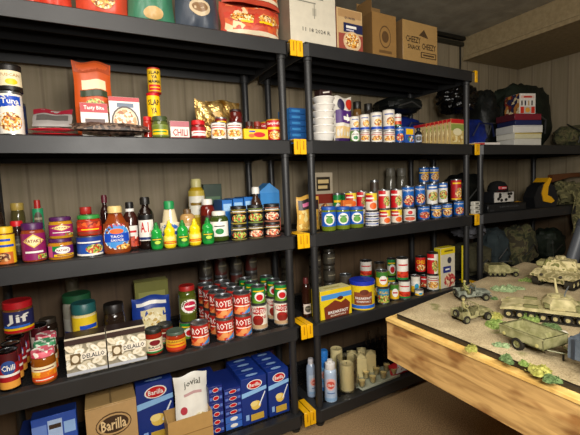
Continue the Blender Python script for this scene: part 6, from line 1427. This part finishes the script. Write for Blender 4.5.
def halftrack():
    v = vehicle('model_half_track', .872, -.415, math.radians(-37), 'boxy olive model half-track beside the post clips at the back left of the board')
    running_gear(v, .06, .056, .011, 4, .0125, .012, OL, '#2a261c/r')
    for ch in list(v.children): ch.location.x = -.025
    mb = MB(); P3(mb, [(-.065, .018), (.03, .018), (.03, .05), (.02, .058), (-.065, .056)], -.028, .028, OLM); mb.build('armoured_body', v)
    MB().box(-.06, -.023, .0565, .015, .023, .0575, OLD).build('open_hatch', v)
    mb = MB(); P3(mb, [(.03, .018), (.072, .018), (.072, .034), (.03, .042)], -.019, .019, OLM); mb.build('bonnet', v)
    for s in (-1, 1): wheel('wheel', v, .055, s * .024, .0125, .0125, .009, hub=OL, side=s)
    MB().tube([(.0, 0, .057), (0, 0, .068), (.05, 0, .07)], .0018, BLK, 6).build('machine_gun', v)
    return v
halftrack()
def gun():
    v = vehicle('model_field_gun', .985, -.53, math.radians(-25), 'small dark model field gun between the half-track and the big tank')
    wheel('wheel', v, 0, .02, .012, .012, .005, side=1); wheel('wheel', v, 0, -.02, .012, .012, .005, side=-1)
    MB().tube([(-.03, 0, .018), (.02, 0, .02), (.07, 0, .022)], [.004, .0035, .0025], '#2c2a22', 10).build('gun_barrel', v)
    MB().box(.008, -.022, .008, .0095, .022, .032, OL).build('gun_shield', v); MB().tube([(0, .01, .012), (-.06, .02, .002)], .0018, OL, 6).build('trail_leg', v); MB().tube([(0, -.01, .012), (-.06, -.02, .002)], .0018, OL, 6).build('trail_leg', v)
    MB().tube([(0, -.02, .012), (0, .02, .012)], .0015, OL, 6).build('axle', v)
gun()
def truck():
    v = vehicle('model_truck', .192, -1.165, math.radians(-90), 'dark grey model truck at the right edge of the picture'); m = noise_mat('grey_truck_paint', '#3c4248', '#565e66', 50, rough=.6, bump=.1, dist=.0005)
    L = .24; z0, z1 = .026, .058
    mb = MB(); mb.box(-L / 2, -.052, z0, .03, .052, z0 + .003, m)
    for (a, b, c, d) in ((-L / 2, -.055, .03, -.052), (-L / 2, .052, .03, .055), (-L / 2, -.052, -L / 2 + .003, .052), (.027, -.052, .03, .052)): mb.box(a, b, z0, c, d, z1, m)
    mb.build('cargo_bed', v)
    for i in range(5): MB().box(-L / 2 + .006 + i * .032, -.0575, z0, -L / 2 + .01 + i * .032, -.0552, z1, '#2c3036').build('bed_rib', v)
    for i in range(4): MB().box(-L / 2 - .0022, -.046 + i * .029, z0, -L / 2 - .0002, -.042 + i * .029, z1, '#2c3036').build('bed_rib', v)
    mb = MB(); P3(mb, [(.034, .022), (.085, .022), (.085, .06), (.075, .085), (.034, .088)], -.045, .045, m); c = mb.build('cab', v)
    MB().box(.0735, -.036, .064, .0842, .036, .08, glass('#c8d4d4')).build('windscreen', c, smooth=False)
    mb = MB(); P3(mb, [(.085, .022), (.135, .022), (.135, .048), (.085, .056)], -.03, .03, m); mb.build('bonnet', v)
    MB().box(-L / 2 + .004, -.012, .016, .13, .012, .0255, BLK).build('chassis', v)
    for wx in (-.085, -.04, .105):
        for s in (-1, 1): wheel('wheel', v, wx, s * .043, .0165, .0165, .011, hub='#3c4248', side=s)
    MB().box(-.11, -.047, z0 + .0032, -.05, -.0, z0 + .018, '#6a7076', c=.001).build('crate_in_bed', v)
    return v
tr = truck(); tr.scale = (1.5, 1.5, 1.5); tr.location = (.222, -1.245, ZG + .0005)
figure(.262, -1.095, ZG + .083, math.radians(70), 'tan toy soldier sitting in the bed of the grey model truck', .07, True, '#b09a60')
# big grey tube leaning at the right edge behind the tanks
gp = at_z(571, 262, ZG + .002)
gv = _R * .3 + Vector((0, 0, 1)); gb = gp - gv * gp.z
g = MB().tube([(0, 0, .012), tuple(gv * (ZG + .22))], .03, '#4e5258', 22).tube([tuple(gv * (ZG + .2)), tuple(gv * (ZG + .235))], .033, '#3c4046', 22).tube([(0, 0, .0), tuple(gv * .03)], .033, '#3c4046', 22).build('grey_tube', loc=(gb.x, gb.y, .0)); tag(g, 'grey tube leaning at the right edge behind the big model tank', 'tube')
